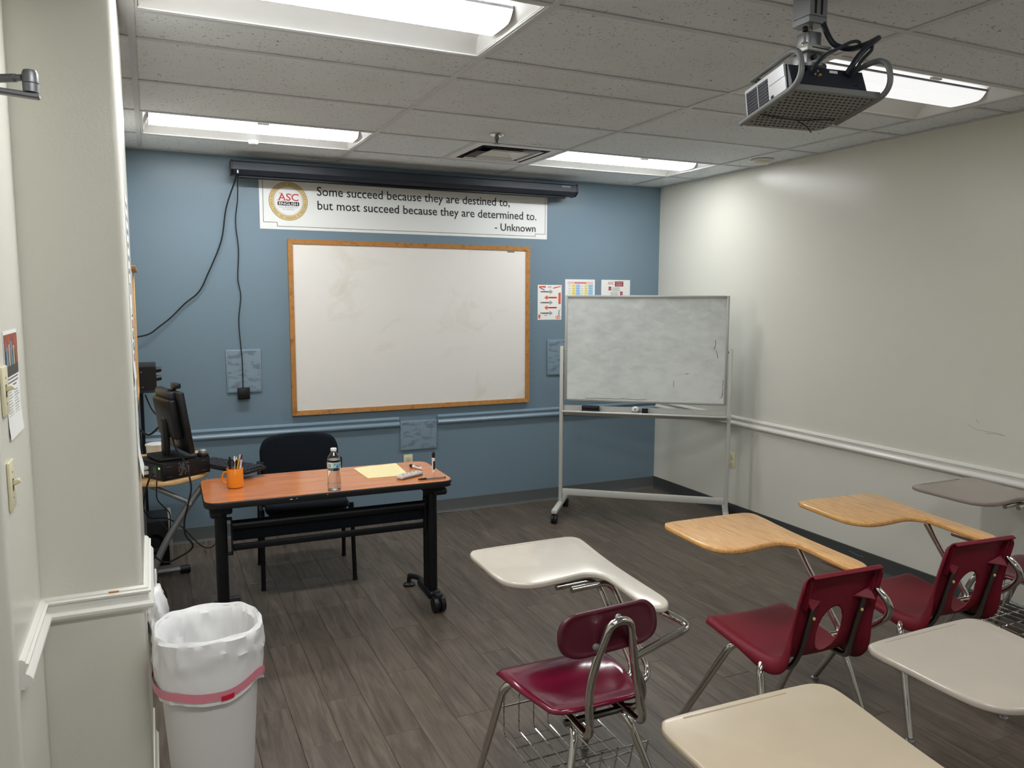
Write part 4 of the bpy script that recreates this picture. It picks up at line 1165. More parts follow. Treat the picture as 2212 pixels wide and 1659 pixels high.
# ------------------------------------------------------------------ teacher table
TT = 0.710
def teacher_table():
    t = thing('training_table', 'reddish wood top table with black edge and black wheeled legs', 'table', (0.792, 3.975, 0), R(-0.9))
    w, d = 0.605, 0.262
    out = [tuple(p)[:2] for p in fillet([(-w, -d, 0), (w, -d, 0), (w, d, 0), (-w, d, 0)], 0.075, 8, True)]
    inn = [tuple(p)[:2] for p in fillet([(-w+0.003, -d+0.003, 0), (w-0.003, -d+0.003, 0), (w-0.003, d-0.003, 0), (-w+0.003, d-0.003, 0)], 0.073, 8, True)]
    obj('edge_band', MB().prism(out, TT-0.034, TT-0.001, 0.006), MATS['black_plastic'], t)
    obj('table_top', MB().prism(inn, TT-0.004, TT, 0.0008, 1), MATS['cherry_top'], t)
    for (x, z, w_) in ((-0.225, TT-0.018, 0.012), (-0.195, TT-0.016, 0.004), (-0.05, TT-0.012, 0.004), (0.585, TT-0.02, 0.004)):
        y = -d-0.0004 if x < 0.5 else -d+0.012
        obj('chip', MB().box(x, x+w_, y, y+0.001, z, z+0.003), MATS['white_enamel'], t, False)
    for s in (-1, 1):
        x = s*0.512 if s > 0 else -0.530
        yc = -0.125
        cmb = MB()
        for k in (-1, 0, 1):
            cmb.lathe([(0.026, 0.085), (0.026, 0.655)], (x, yc+k*0.036, 0), n=14)
        cmb.box(x-0.020, x+0.020, yc-0.040, yc+0.040, 0.085, 0.655)
        obj('leg_column', cmb, MATS['black_metal'], t)
        obj('top_bracket', MB().rbox(x-0.05, x+0.05, -0.215, 0.17, 0.636, TT-0.0345, 0.012, 3), MATS['black_metal'], t)
        obj('tilt_handle', MB().rbox(x+s*0.02-0.03, x+s*0.02+0.05 if s > 0 else x+s*0.02+0.03, -0.215, -0.12, 0.622, 0.660, 0.014, 3), MATS['black_plastic'], t)
        fmb = MB().rbox(x-0.034, x+0.034, -0.205, 0.02, 0.060, 0.105, 0.016, 3)
        obj('base_block', fmb, MATS['black_metal'], t)
        obj('rear_arm', MB().tube(fillet([(x, 0.0, 0.080), (x, 0.09, 0.082), (x-0.02, 0.20, 0.058)], 0.05, 5), 0.015, 10), MATS['black_metal'], t)
        obj('levelling_foot', MB().lathe([(0.034, 0.0), (0.034, 0.010), (0.014, 0.018), (0.012, 0.050)], (x-0.022, 0.205, 0), n=18), MATS['black_plastic'], t)
        c = caster(t, (x+0.012*s, -0.222), 0.044, wd=1.5)
        obj('caster_hood', MB().rbox(x+0.012*s-0.036, x+0.012*s+0.036, -0.245, -0.175, 0.056, 0.086, 0.012, 2), MATS['black_plastic'], c)
    # modesty panel: rolled top tube, flat sheet, lower rail
    xa, xb, y = -0.480, 0.470, -0.150
    obj('modesty_roll', MB().lathe([(0.024, xa), (0.024, xb)], (0, y, 0.566), n=16, axis='x'), MATS['black_metal'], t)
    obj('modesty_sheet', MB().rbox(xa, xb, y+0.012, y+0.018, 0.485, 0.545, 0.002, 1), MATS['black_fabric'], t)
    obj('modesty_rail', MB().rbox(xa, xb, y-0.004, y+0.014, 0.440, 0.472, 0.005, 2), MATS['black_metal'], t)
    br = MB()
    br.box(xa-0.008, xa-0.001, y-0.028, y-0.006, 0.432, 0.604)
    br.box(xa-0.040, xa-0.001, y-0.028, y+0.01, 0.600, 0.606)
    br.box(xa-0.040, xa-0.001, y-0.028, y+0.01, 0.430, 0.436)
    obj('panel_bracket', br, MATS['black_metal'], t, False)
    obj('panel_bracket', MB().box(xb+0.001, xb+0.012, y-0.01, y+0.02, 0.432, 0.604), MATS['black_metal'], t, False)
teacher_table()

# ------------------------------------------------------------------ teacher chair (faces the camera)
def teacher_chair():
    t = thing('office_chair', 'black fabric stacking chair pushed behind the teacher table', 'chair', (0.785, 4.625, 0), R(-4.5))
    def shell(w, h, r, bulge, n=40):
        o = [Vector((p[0], p[1])) for p in fillet([(-w, -h, 0), (w, -h, 0), (w, h, 0), (-w, h, 0)], r, 8, True)]
        return o
    # backrest
    o = spline([(-0.20, 0.01, 0), (0.0, 0.0, 0), (0.20, 0.01, 0), (0.222, 0.05, 0), (0.236, 0.20, 0), (0.232, 0.275, 0), (0.195, 0.328, 0), (0.11, 0.350, 0), (0.0, 0.356, 0), (-0.11, 0.350, 0), (-0.195, 0.328, 0), (-0.232, 0.275, 0), (-0.236, 0.20, 0), (-0.222, 0.05, 0)], 6, True)
    mb = MB().prism([tuple(p)[:2] for p in o], -0.026, 0.026, 0.022, 4)
    v2 = []
    for (x, y, z) in mb.v:
        v2.append((x, 0.02+z-0.10*x*x*2, y))
    mb.v = v2
    mb.xf(Matrix.Translation((0, 0.225, 0.458)) @ Matrix.Rotation(R(-9), 4, 'X'))
    obj('backrest', mb, MATS['black_fabric'], t)
    o = fillet([(-0.235, -0.225, 0), (0.235, -0.225, 0), (0.225, 0.215, 0), (-0.225, 0.215, 0)], [0.09, 0.09, 0.06, 0.06], 8, True)
    obj('seat', MB().prism([tuple(p)[:2] for p in o], 0.418, 0.478, 0.026, 4), MATS['black_fabric'], t)
    obj('seat_pan', MB().prism([(p[0]*0.92, p[1]*0.92) for p in o], 0.400, 0.4178, 0.008, 2), MATS['grey_fabric'], t)
    for s in (-1, 1):
        obj('leg', MB().tube([(s*0.250, -0.175, 0.455), (s*0.256, -0.215, 0.012)], 0.0125, 12), MATS['black_metal'], t)
        obj('glide', MB().lathe([(0.014, 0.0), (0.014, 0.014)], (s*0.256, -0.216, 0), n=12), MATS['rubber'], t)
        obj('leg', MB().tube(fillet([(s*0.256, 0.235, 0.012), (s*0.250, 0.175, 0.42), (s*0.240, 0.255, 0.640)], 0.10, 6), 0.0125, 12), MATS['black_metal'], t)
        obj('glide', MB().lathe([(0.014, 0.0), (0.014, 0.014)], (s*0.256, 0.236, 0), n=12), MATS['rubber'], t)
        obj('side_rail', MB().tube([(s*0.248, -0.18, 0.415), (s*0.248, 0.18, 0.415)], 0.011, 10), MATS['black_metal'], t)
        obj('back_clip', MB().rbox(s*0.235-0.022, s*0.235+0.022, 0.232, 0.275, 0.585, 0.645, 0.006, 2), MATS['black_plastic'], t)
    for y in (-0.16, 0.16):
        obj('cross_rail', MB().tube([(-0.248, y, 0.392), (0.248, y, 0.392)], 0.010, 10), MATS['black_metal'], t)
teacher_chair()

# ------------------------------------------------------------------ things on the teacher table
def tabletop():
    z = TT+0.0006
    t = thing('mug', 'orange mug holding pens and scissors on the teacher table', 'mug', (0.345, 4.005, z))
    prof = [(0.030, 0.0), (0.0385, 0.003), (0.0395, 0.010), (0.0395, 0.094), (0.038, 0.096), (0.0362, 0.094), (0.036, 0.012), (0.004, 0.007)]
    obj('body', MB().lathe(prof, n=36), MATS['cup_orange'], t)
    h = spline([(-0.037, 0.006, 0.078), (-0.050, 0.014, 0.074), (-0.058, 0.018, 0.050), (-0.050, 0.014, 0.026), (-0.037, 0.006, 0.020)], 5)
    obj('handle', MB().tube(h, 0.0045, 10), MATS['cup_orange'], t)
    def pen(name, label, base, top, r, parts):
        """parts: list of (t0, t1, radius factor, material, part name)"""
        p = thing(name, label, name.replace('_', ' '), (0.345+base[0], 4.005+base[1], z+0.011))
        a = Vector((0, 0, 0)); b = Vector(top)-Vector(base)
        for (t0, t1, rf, m, nm) in parts:
            obj(nm, MB().tube([a.lerp(b, t0), a.lerp(b, t1)], r*rf, 10), MATS[m], p)
        return p
    pen('pencil', 'yellow pencil leaning in the orange mug', (-0.008, -0.008, 0), (0.029, 0.0, 0.155), 0.0036,
        [(0.0, 0.84, 1, 'pencil_yellow', 'shaft'), (0.841, 0.90, 1.05, 'gold', 'ferrule'), (0.901, 0.97, 1.0, 'pink_ink', 'eraser_tip')])
    pen('pen', 'grey pen with a white tip in the orange mug, left of the pencil', (0.000, 0.010, 0), (0.002, 0.018, 0.140), 0.0036,
        [(0.0, 0.82, 1, 'grey_ink', 'barrel'), (0.821, 0.92, 1.6, 'white_enamel', 'collar'), (0.921, 1.0, 1.0, 'white_enamel', 'button')])
    pen('pen', 'black pen with a pale button behind the pencil in the mug', (0.010, 0.016, 0), (0.012, 0.022, 0.140), 0.0042,
        [(0.0, 0.86, 1, 'black_plastic', 'barrel'), (0.861, 0.97, 0.7, 'manila', 'button')])
    pen('pen', 'clear pen with a purple cap standing at the right of the mug', (0.014, -0.004, 0), (0.036, 0.004, 0.148), 0.0046,
        [(0.0, 0.66, 1, 'white_enamel', 'barrel'), (0.661, 0.84, 0.95, 'pink_ink', 'sleeve'), (0.841, 1.0, 0.9, 'purple', 'cap')])
    s = thing('scissors', 'black handled scissors standing in the orange mug', 'scissors', (0.345-0.020, 4.005+0.002, z+0.012), R(15))
    obj('blade', MB().box(-0.005, 0.005, -0.0015, 0.0015, 0, 0.080), MATS['steel_grey'], s, False)
    obj('handle_bar', MB().rbox(-0.0065, 0.0035, -0.004, 0.004, 0.0802, 0.142, 0.002, 1), MATS['black_plastic'], s)
    loop = spline([(0.0005, 0.003, 0.086), (0.014, 0.003, 0.090), (0.019, 0.003, 0.105), (0.015, 0.003, 0.122), (0.004, 0.003, 0.127)], 5)
    obj('finger_loop', MB().tube(loop, 0.0028, 8), MATS['black_plastic'], s)
    loop = spline([(-0.006, 0, 0.098), (-0.010, 0, 0.108), (-0.010, 0, 0.120), (-0.006, 0, 0.128)], 4)
    obj('finger_loop', MB().tube(loop, 0.0026, 8), MATS['black_plastic'], s)
    # water bottle
    b = thing('water_bottle', 'clear plastic water bottle with a blue label on the teacher table', 'bottle', (0.781, 3.752, z))
    pr = [(0.024, 0.0), (0.031, 0.003), (0.0325, 0.012), (0.0325, 0.028)]
    for k in range(9):
        zz = 0.032+k*0.0082
        pr += [(0.0310, zz), (0.0324, zz+0.004)]
    pr += [(0.0322, 0.108), (0.0328, 0.110), (0.0328, 0.146), (0.0325, 0.150), (0.029, 0.164), (0.022, 0.176), (0.014, 0.186), (0.0125, 0.189), (0.0125, 0.193)]
    inner = [(max(0.002, q-0.0007), min(h+0.0007, 0.1925)) for q, h in reversed(pr)]
    obj('shell', MB().lathe(pr+[(0.0118, 0.193)]+inner, n=32), MATS['clear_pet'], b)
    wl = [(q-0.0011, h+0.0011) for q, h in pr if h < 0.149]
    obj('water', MB().lathe(wl+[(0.0312, 0.1512)], n=32), MATS['water'], b)
    obj('cap', MB().lathe([(0.0142, 0.1932), (0.0148, 0.195), (0.0148, 0.205), (0.0135, 0.207)], n=24), MATS['white_enamel'], b)
    obj('label', MB().lathe([(0.0331, 0.114), (0.0331, 0.141)], n=40, cap=False), MATS['teal_ink'], b)
    def on_label(name, m, a0, a1, z0, z1, r=0.0335):
        n = 6
        vs = []
        for i in range(n+1):
            a = R(a0+(a1-a0)*i/n)
            vs += [(r*math.cos(a), r*math.sin(a), z0), (r*math.cos(a), r*math.sin(a), z1)]
        obj(name, MB().add(vs, [(2*i, 2*i+2, 2*i+3, 2*i+1) for i in range(n)]), MATS[m], b)
    on_label('barcode_field', 'paper', 200, 246, 0.1145, 0.1405)
    for k in range(7): on_label('barcode_stripe', 'ink', 208+k*4.2, 209.8+k*4.2, 0.118, 0.135, 0.0337)
    on_label('leaf_mark', 'amber_leaf', 262, 270, 0.127, 0.136, 0.0337)
    on_label('wave_mark', 'blue_mark', 276, 300, 0.117, 0.124, 0.0337)
    on_label('wave_mark', 'blue_mark', 282, 288, 0.124, 0.136, 0.0337)
    on_label('stamp_mark', 'maroon_ink', 304, 316, 0.123, 0.133, 0.0337)
    # folder, remote, markers, pen
    f = thing('file_folder', 'pale yellow paper folder lying on the teacher table', 'folder', (1.10, 4.05, z))
    pts = [(-0.122, 0.134), (-0.085, 0.100), (0.0, -0.0)]
    q = [(-0.125, 0.128), (-0.112, -0.136), (0.108, -0.152), (0.128, 0.167), (0.02, 0.150), (-0.02, 0.155), (-0.09, 0.140)]
    mb = MB()
    n = len(q); mb.add([(x, y, zz) for zz in (0, 0.0018) for x, y in q], [tuple(reversed(range(n))), tuple(range(n, 2*n))]+[(k, (k+1) % n, n+(k+1) % n, n+k) for k in range(n)])
    obj('back_cover', mb, MATS['manila'], f, False)
    q2 = [(x*0.985-0.001, y*0.975-0.003) for x, y in q[:4]]+[(0.0, 0.138)]
    n = len(q2)
    obj('front_cover', MB().add([(x, y, zz) for zz in (0.0019, 0.0032) for x, y in q2], [tuple(reversed(range(n))), tuple(range(n, 2*n))]+[(k, (k+1) % n, n+(k+1) % n, n+k) for k in range(n)]), MATS['manila'], f, False)
    r = thing('remote_control', 'pale grey remote control beside the folder on the teacher table', 'remote', (1.200, 3.862, z), R(26))
    obj('body', MB().rbox(-0.080, 0.080, -0.023, 0.023, 0, 0.021, 0.009, 3), MATS['remote_grey'], r)
    obj('foot_strip', MB().box(-0.07, 0.07, -0.0234, -0.0225, 0.004, 0.009), MATS['ink_soft'], r, False)
    for i in range(7):
        for k in range(3):
            obj('button', MB().rbox(-0.055+i*0.017-0.004, -0.055+i*0.017+0.004, -0.012+k*0.012-0.003, -0.012+k*0.012+0.003, 0.0212, 0.0228, 0.001, 1), MATS['white_enamel' if (i+k) % 3 else 'ink_soft'], r)
    def marker(label, loc, m4, cap_round=True):
        o = thing('board_marker', label, 'marker', loc, 0, 'dry erase markers on the teacher table')
        for nm, prof, mm in (('end_plug', [(0.0075, 0.0), (0.0082, 0.002), (0.0082, 0.014)], 'marker_white'),
                             ('barrel', [(0.0082, 0.0142), (0.0082, 0.070)], 'marker_white'),
                             ('sleeve_print', [(0.00835, 0.018), (0.00835, 0.064)], 'black_plastic'),
                             ('collar', [(0.0088, 0.070), (0.0088, 0.082)], 'marker_white'),
                             ('cap', [(0.0080, 0.0822), (0.0086, 0.088), (0.0090, 0.100), (0.0085, 0.109), (0.0045, 0.114)], 'black_plastic')):
            mb = MB().lathe(prof, n=18)
            if nm == 'sleeve_print':
                vs = []
                for i in range(9):
                    a = R(235+i*14)
                    vs += [(0.00835*math.cos(a), 0.00835*math.sin(a), 0.018), (0.00835*math.cos(a), 0.00835*math.sin(a), 0.064)]
                mb = MB().add(vs, [(2*i, 2*i+2, 2*i+3, 2*i+1) for i in range(8)])
            obj(nm, mb.xf(m4), MATS[mm], o)
    marker('black capped dry erase marker standing upright on the table corner', (1.347, 3.908, z), Matrix.Identity(4))
    a = Vector((1.308, 3.985, z)); 
    m4 = Matrix.Translation((0, 0, 0.0092)) @ Matrix.Rotation(R(18), 4, 'Z') @ Matrix.Rotation(R(-90), 4, 'X')
    marker('black capped dry erase marker lying on its side on the table', a, m4)
    p = thing('ballpoint_pen', 'black capped ballpoint pen lying at the table edge', 'pen', (1.215, 3.772, z), R(-3))
    obj('barrel', MB().lathe([(0.0038, 0.045), (0.0038, 0.142)], (0, 0, 0.0042), n=10, axis='x'), MATS['ink_soft'], p)
    obj('cap', MB().lathe([(0.002, 0.0), (0.0040, 0.006), (0.0048, 0.020), (0.0048, 0.045)], (0, 0, 0.0049), n=12, axis='x'), MATS['black_gloss'], p)
    obj('end_plug', MB().lathe([(0.0042, 0.1422), (0.0042, 0.148)], (0, 0, 0.0043), n=10, axis='x'), MATS['black_plastic'], p)
mat('amber_leaf', rgb(40, 120, 60), 0.5)
tabletop()

# ------------------------------------------------------------------ waste bins
def waste_bin():
    ox, oy = 0.118, 2.465
    t = thing('waste_bin', 'tall white plastic waste bin lined with a white bag', 'waste bin', (ox, oy, 0))
    H = 0.655
    def sup(a, rx, ry, e=2.6):
        c, s = math.cos(a), math.sin(a)
        return (rx*math.copysign(abs(c)**(2/e), c), ry*math.copysign(abs(s)**(2/e), s))
    def surf(levels, wob=None, n=56):
        mb = MB(); vs = []; fs = []
        for j, (rx, ry, z) in enumerate(levels):
            for k in range(n):
                a = 2*PI*k/n
                x, y = sup(a, rx, ry)
                dz = dr = 0
                if wob: dr, dz = wob(j, a)
                q = math.hypot(x, y)
                vs.append((x*(1+dr/q), y*(1+dr/q), z+dz))
        for j in range(len(levels)-1):
            for k in range(n):
                l = (k+1) % n
                fs.append((j*n+k, j*n+l, (j+1)*n+l, (j+1)*n+k))
        return mb.add(vs, fs)
    body = surf([(0.004, 0.004, 0.006), (0.098, 0.092, 0.0), (0.106, 0.100, 0.006), (0.122, 0.116, 0.22), (0.136, 0.131, 0.44), (0.147, 0.143, 0.62), (0.149, 0.145, H),
                 (0.144, 0.140, H), (0.141, 0.137, 0.60), (0.118, 0.112, 0.2), (0.100, 0.095, 0.02), (0.004, 0.004, 0.012)])
    obj('bin_body', body, MATS['can_white'], t)
    for (a, z) in ((R(-78), 0.37), (R(-52), 0.40)):
        obj('scuff', MB().rbox(-0.002, 0.002, -0.0006, 0.0006, -0.003, 0.003, 0.0004, 1, Matrix.Translation((0.131*math.cos(a)*1.0, 0.1287*math.sin(a)*0.985, z))), MATS['ink'], t)
    def skirt(a): return 0.012*math.sin(3*a+0.6)+0.008*math.sin(5*a+2)
    def wob(j, a):
        wr = 0.0
        p3 = Vector((math.cos(a)*2.6, math.sin(a)*2.6, j*0.62))
        fold = 0.55-abs(mnoise.noise(p3))*1.6
        fold2 = 0.5-abs(mnoise.noise(p3*2.3+Vector((7, 3, 1))))*1.6
        amp = 0.014*max(0.0, fold)+0.009*max(0.0, fold2)
        wr = amp*(0.45 if j > 9.4 else 1.0) if j > 6 else -amp*1.6
        if j == 6: return (0.0, 0.0025*math.sin(9*a))
        f = min(1.0, abs(j-6)/2.2)
        dz = 0
        if j > 8: dz = -skirt(a)*(j-8)/4
        return (wr*f, dz)
    lv = [(0.090, 0.085, 0.22), (0.108, 0.102, 0.30), (0.120, 0.114, 0.40), (0.131, 0.126, 0.50), (0.137, 0.132, 0.58), (0.1405, 0.136, 0.64),
          (0.1480, 0.144, 0.662), (0.1535, 0.1495, 0.652), (0.1545, 0.1505, 0.62), (0.1545, 0.1505, 0.585), (0.1545, 0.1505, 0.55), (0.1535, 0.1495, 0.51), (0.1535, 0.1495, 0.478)]
    lv2 = []
    for i in range(len(lv)-1):
        lv2 += [lv[i], tuple((a+b)/2 for a, b in zip(lv[i], lv[i+1]))]
    lv2.append(lv[-1])
    bag = obj('bag_liner', surf(lv2, lambda j, a: wob(j/2, a), 96), MATS['bag_white'], t, True, 32)
    def ringstrip(z0, z1, m, name, a0=0, a1=2*PI, dr=0.0035, parent=t):
        mb = MB(); vs = []; fs = []; N = 56
        for k in range(N+1):
            a = a0+(a1-a0)*k/N
            x, y = sup(a, 0.1575+dr*0.0, 0.1535)
            q = math.hypot(x, y); g = 1+(dr+0.002*math.sin(6*a))/q
            dz = -skirt(a)*0.95
            vs += [(x*g, y*g, z0+dz), (x*g, y*g, z1+dz)]
        fs = [(2*k, 2*k+2, 2*k+3, 2*k+1) for k in range(N)]
        return obj(name, mb.add(vs, fs), MATS[m], parent, True, 80)
    ringstrip(0.492, 0.518, 'tie_pink', 'drawstring', parent=bag)
    ringstrip(0.490, 0.505, 'tie_red', 'drawstring_knot', R(-86), R(-75), 0.0065, parent=bag)
    # spare bag hanging behind the column
    b = thing('plastic_bag', 'crumpled white plastic bag hanging behind the entry column', 'bag', (-0.026, 2.93, 0.42))
    mb = MB(); vs = []; fs = []; N = 22; M = 12
    for j in range(M+1):
        v = j/M
        rr = 0.020+0.030*math.sin(PI*min(1, v*1.05))**0.7
        for k in range(N):
            a = 2*PI*k/N
            w_ = 1+0.16*math.sin(5*a+j)+0.09*math.sin(9*a+2.2*j)
            vs.append((rr*w_*math.cos(a)*0.75, rr*w_*math.sin(a)*1.7, 0.215*v))
    for j in range(M):
        for k in range(N):
            l = (k+1) % N
            fs.append((j*N+k, j*N+l, (j+1)*N+l, (j+1)*N+k))
    fs += [tuple(reversed(range(N))), tuple(range(M*N, M*N+N))]
    obj('bag_body', mb.add(vs, fs), MATS['bag_white'], b, True, 80)
    obj('bag_loop', MB().tube(spline([(0, 0, 0.212), (0.004, 0.01, 0.25), (0.002, 0, 0.275), (0.0, -0.01, 0.25), (0, -0.004, 0.212)], 5), 0.003, 7), MATS['bag_white'], b)
waste_bin()
# ------------------------------------------------------------------ tablet arm desks (students face the blue wall, +y)
TABLET = [(0.0, -0.06), (0.012, -0.022), (0.045, -0.004), (0.2, 0.0), (0.38, 0.0), (0.430, -0.008), (0.453, -0.035), (0.452, -0.09), (0.435, -0.21), (0.418, -0.36), (0.408, -0.53),
          (0.403, -0.64), (0.393, -0.69), (0.370, -0.72), (0.342, -0.726), (0.322, -0.708), (0.314, -0.67), (0.319, -0.60), (0.326, -0.52), (0.331, -0.455), (0.325, -0.415),
          (0.300, -0.388), (0.26, -0.379), (0.18, -0.391), (0.10, -0.398), (0.045, -0.382), (0.008, -0.340), (-0.004, -0.27), (-0.002, -0.15)]
ZT = 0.735
def tablet_mesh(k=1.0, cx=0.0):
    o = spline([((a)*k-0.17, (b)*k+0.55, 0) for a, b in TABLET], 4, True)
    o = [tuple(p)[:2] for p in o]
    o.reverse()           # counter-clockwise
    return MB().prism(o, ZT-0.021, ZT, 0.0075, 4)

def polar_surface(outline, zf, rings=14, center=(0, 0)):
    """closed outline [(x,y)], height function zf(x, y, r)"""
    n = len(outline); vs = [(center[0], center[1], zf(center[0], center[1], 0))]; fs = []
    for j in range(1, rings+1):
        r = j/rings
        for (x, y) in outline:
            px, py = center[0]+(x-center[0])*r, center[1]+(y-center[1])*r
            vs.append((px, py, zf(px, py, r)))
    for k in range(n):
        fs.append((0, 1+k, 1+(k+1) % n))
    for j in range(rings-1):
        a, b = 1+j*n, 1+(j+1)*n
        for k in range(n):
            l = (k+1) % n
            fs.append((a+k, b+k, b+l, a+l))
    return MB().add(vs, fs)
def solid(o, th, off=-1.0):
    md = o.modifiers.new('solidify', 'SOLIDIFY'); md.thickness = th; md.offset = off
    return o

TUBE = 0.0125
def glide(t, x, y, tilt=0):
    obj('glide', MB().lathe([(0.016, 0.0), (0.016, 0.005), (0.008, 0.009), (0.007, 0.020)], (x, y, 0), n=14), MATS['steel_grey'], t)
def leg(t, pts, r=TUBE, rounding=0.05, m='chrome', end=0.009):
    p = fillet(pts, rounding, 6)
    obj('leg', MB().tube(p, r, 12, r2=r), MATS[m], t)

def desk_a(name, label, tablet, loc, rot, scale=1.0):
    t = thing(name, label, 'desk', (loc[0], loc[1], 0), R(rot), 'tablet arm desks')
    top = obj('tablet', tablet_mesh(scale), MATS[tablet], t)
    obj('pencil_groove', MB().tube([(-0.10, 0.528, ZT), (0.185, 0.528, ZT)], 0.0022, 8), MATS[tablet], top)
    # contoured glossy seat
    o = [tuple(p)[:2] for p in fillet([(-0.150, -0.155, 0), (0.150, -0.155, 0), (0.196, 0.06, 0), (0.202, 0.225, 0), (-0.202, 0.225, 0), (-0.196, 0.06, 0)], [0.06, 0.06, 0.05, 0.035, 0.035, 0.05], 7, True)]
    def zf(x, y, r):
        z = 0.446-0.020*(1-min(1, (x/0.19)**2))*math.exp(-((y+0.03)/0.11)**2)
        z -= 0.010*max(0, (y-0.12)/0.10)**2
        z += 0.030*max(0, (-y-0.06)/0.10)**1.5
        z += 0.010*(x/0.19)**2*(1-abs(y)/0.3)
        z -= 0.014*max(0, (r-0.90)/0.10)**2
        return z
    solid(obj('seat', polar_surface(o, zf, 18), MATS['maroon_gloss'], t, True, 60), 0.007)
    # stadium shaped back pad, curved round the sitter
    o = [tuple(p)[:2] for p in fillet([(-0.172, -0.056, 0), (0.172, -0.056, 0), (0.168, 0.058, 0), (-0.168, 0.058, 0)], [0.075, 0.075, 0.060, 0.060], 10, True)]
    bp = polar_surface(o, lambda x, y, r: 0.55*x*x-0.006*max(0, (r-0.85)/0.15)**2, 10)
    bp.v = [(x, z, y) for x, y, z in bp.v]
    bp.xf(Matrix.Translation((-0.020, -0.208, 0.713)) @ Matrix.Rotation(R(4), 4, 'Z') @ Matrix.Rotation(R(-10), 4, 'X'))
    solid(obj('back_pad', bp, MATS['maroon_dark'], t, True, 60), 0.010, 1.0)
    for (x, z, y) in ((-0.014, 0.757, -0.226), (-0.078, 0.676, -0.212), (0.050, 0.676, -0.212)):
        obj('bolt', MB().lathe([(0.011, -0.010), (0.010, -0.013), (0.004, -0.016)], (x, y+0.006, z), n=14, axis='y'), MATS['steel_grey'], t)
    # back frame: one bent tube, hairpin at the top
    hp = fillet([(-0.085, 0.10, 0.415), (-0.088, -0.215, 0.398), (-0.088, -0.196, 0.520), (-0.078, -0.212, 0.615), (-0.046, -0.244, 0.752), (0.018, -0.244, 0.752), (0.054, -0.212, 0.615), (0.078, -0.196, 0.520), (0.094, -0.215, 0.402), (0.090, 0.10, 0.415)],
                [0, 0.045, 0.05, 0.05, 0.035, 0.035, 0.05, 0.05, 0.045, 0], 8)
    obj('back_frame', MB().tube(hp, 0.0125, 12), MATS['chrome'], t)
    obj('seat_frame', MB().tube([(-0.12, 0.08, 0.412), (0.12, 0.08, 0.412)], 0.011, 10), MATS['steel_dark'], t)
    obj('seat_frame', MB().tube([(-0.11, -0.10, 0.396), (0.11, -0.10, 0.396)], 0.011, 10), MATS['steel_dark'], t)
    for s in (-1, 1):
        leg(t, [(s*0.09, 0.12, 0.417), (s*0.185, 0.165, 0.412), (s*0.212, 0.325, 0.012)], 0.0125, 0.045, 'chrome')
        glide(t, s*0.212, 0.326)
        leg(t, [(s*0.075, -0.06, 0.400), (s*0.092, -0.130, 0.385), (s*0.205, -0.245, 0.012)], 0.0125, 0.05, 'chrome')
        glide(t, s*0.205, -0.246)
    # tablet supports on the right side
    for (y, x) in ((0.185, 0.165), (0.145, 0.200)):
        obj('tablet_support', MB().tube(fillet([(x-0.16, y-0.01, ZT-0.036), (x, y, ZT-0.036), (x+0.060, y-0.155, 0.425), (0.085, y-0.19, 0.392)], 0.045, 6), 0.0105, 12), MATS['chrome'], t)
    obj('arm_support', MB().tube(fillet([(0.198, -0.02, ZT-0.033), (0.205, -0.150, ZT-0.033), (0.248, -0.225, 0.682), (0.058, -0.215, 0.622)], 0.040, 7), 0.0115, 12), MATS['chrome'], t)
    obj('side_brace', MB().tube(fillet([(0.062, -0.206, 0.585), (0.108, -0.190, 0.505), (0.112, -0.165, 0.430), (0.09, -0.10, 0.404)], 0.04, 6), 0.0105, 12), MATS['chrome'], t)
    # wire book basket
    zb, zt = 0.205, 0.395
    ys = (-0.12, 0.16)
    for k in range(7):
        x = -0.165+k*0.055
        yb, yf = -0.115, 0.215
        w_ = fillet([(x, yf-0.05, zt), (x, yf, zt-0.06), (x, yf, zb), (x, yb, zb), (x, yb-0.02, zb+0.09)], 0.015, 3)
        obj('basket_wire', MB().tube(w_, 0.0026, 6), MATS['chrome'], t)
    for (y, z) in ((0.215, zb+0.10), (0.13, zb), (0.05, zb), (-0.04, zb), (-0.133, zb+0.088)):
        obj('basket_rod', MB().tube([(-0.172, y, z-0.003), (0.172, y, z-0.003)], 0.0026, 6), MATS['chrome'], t)
    return t

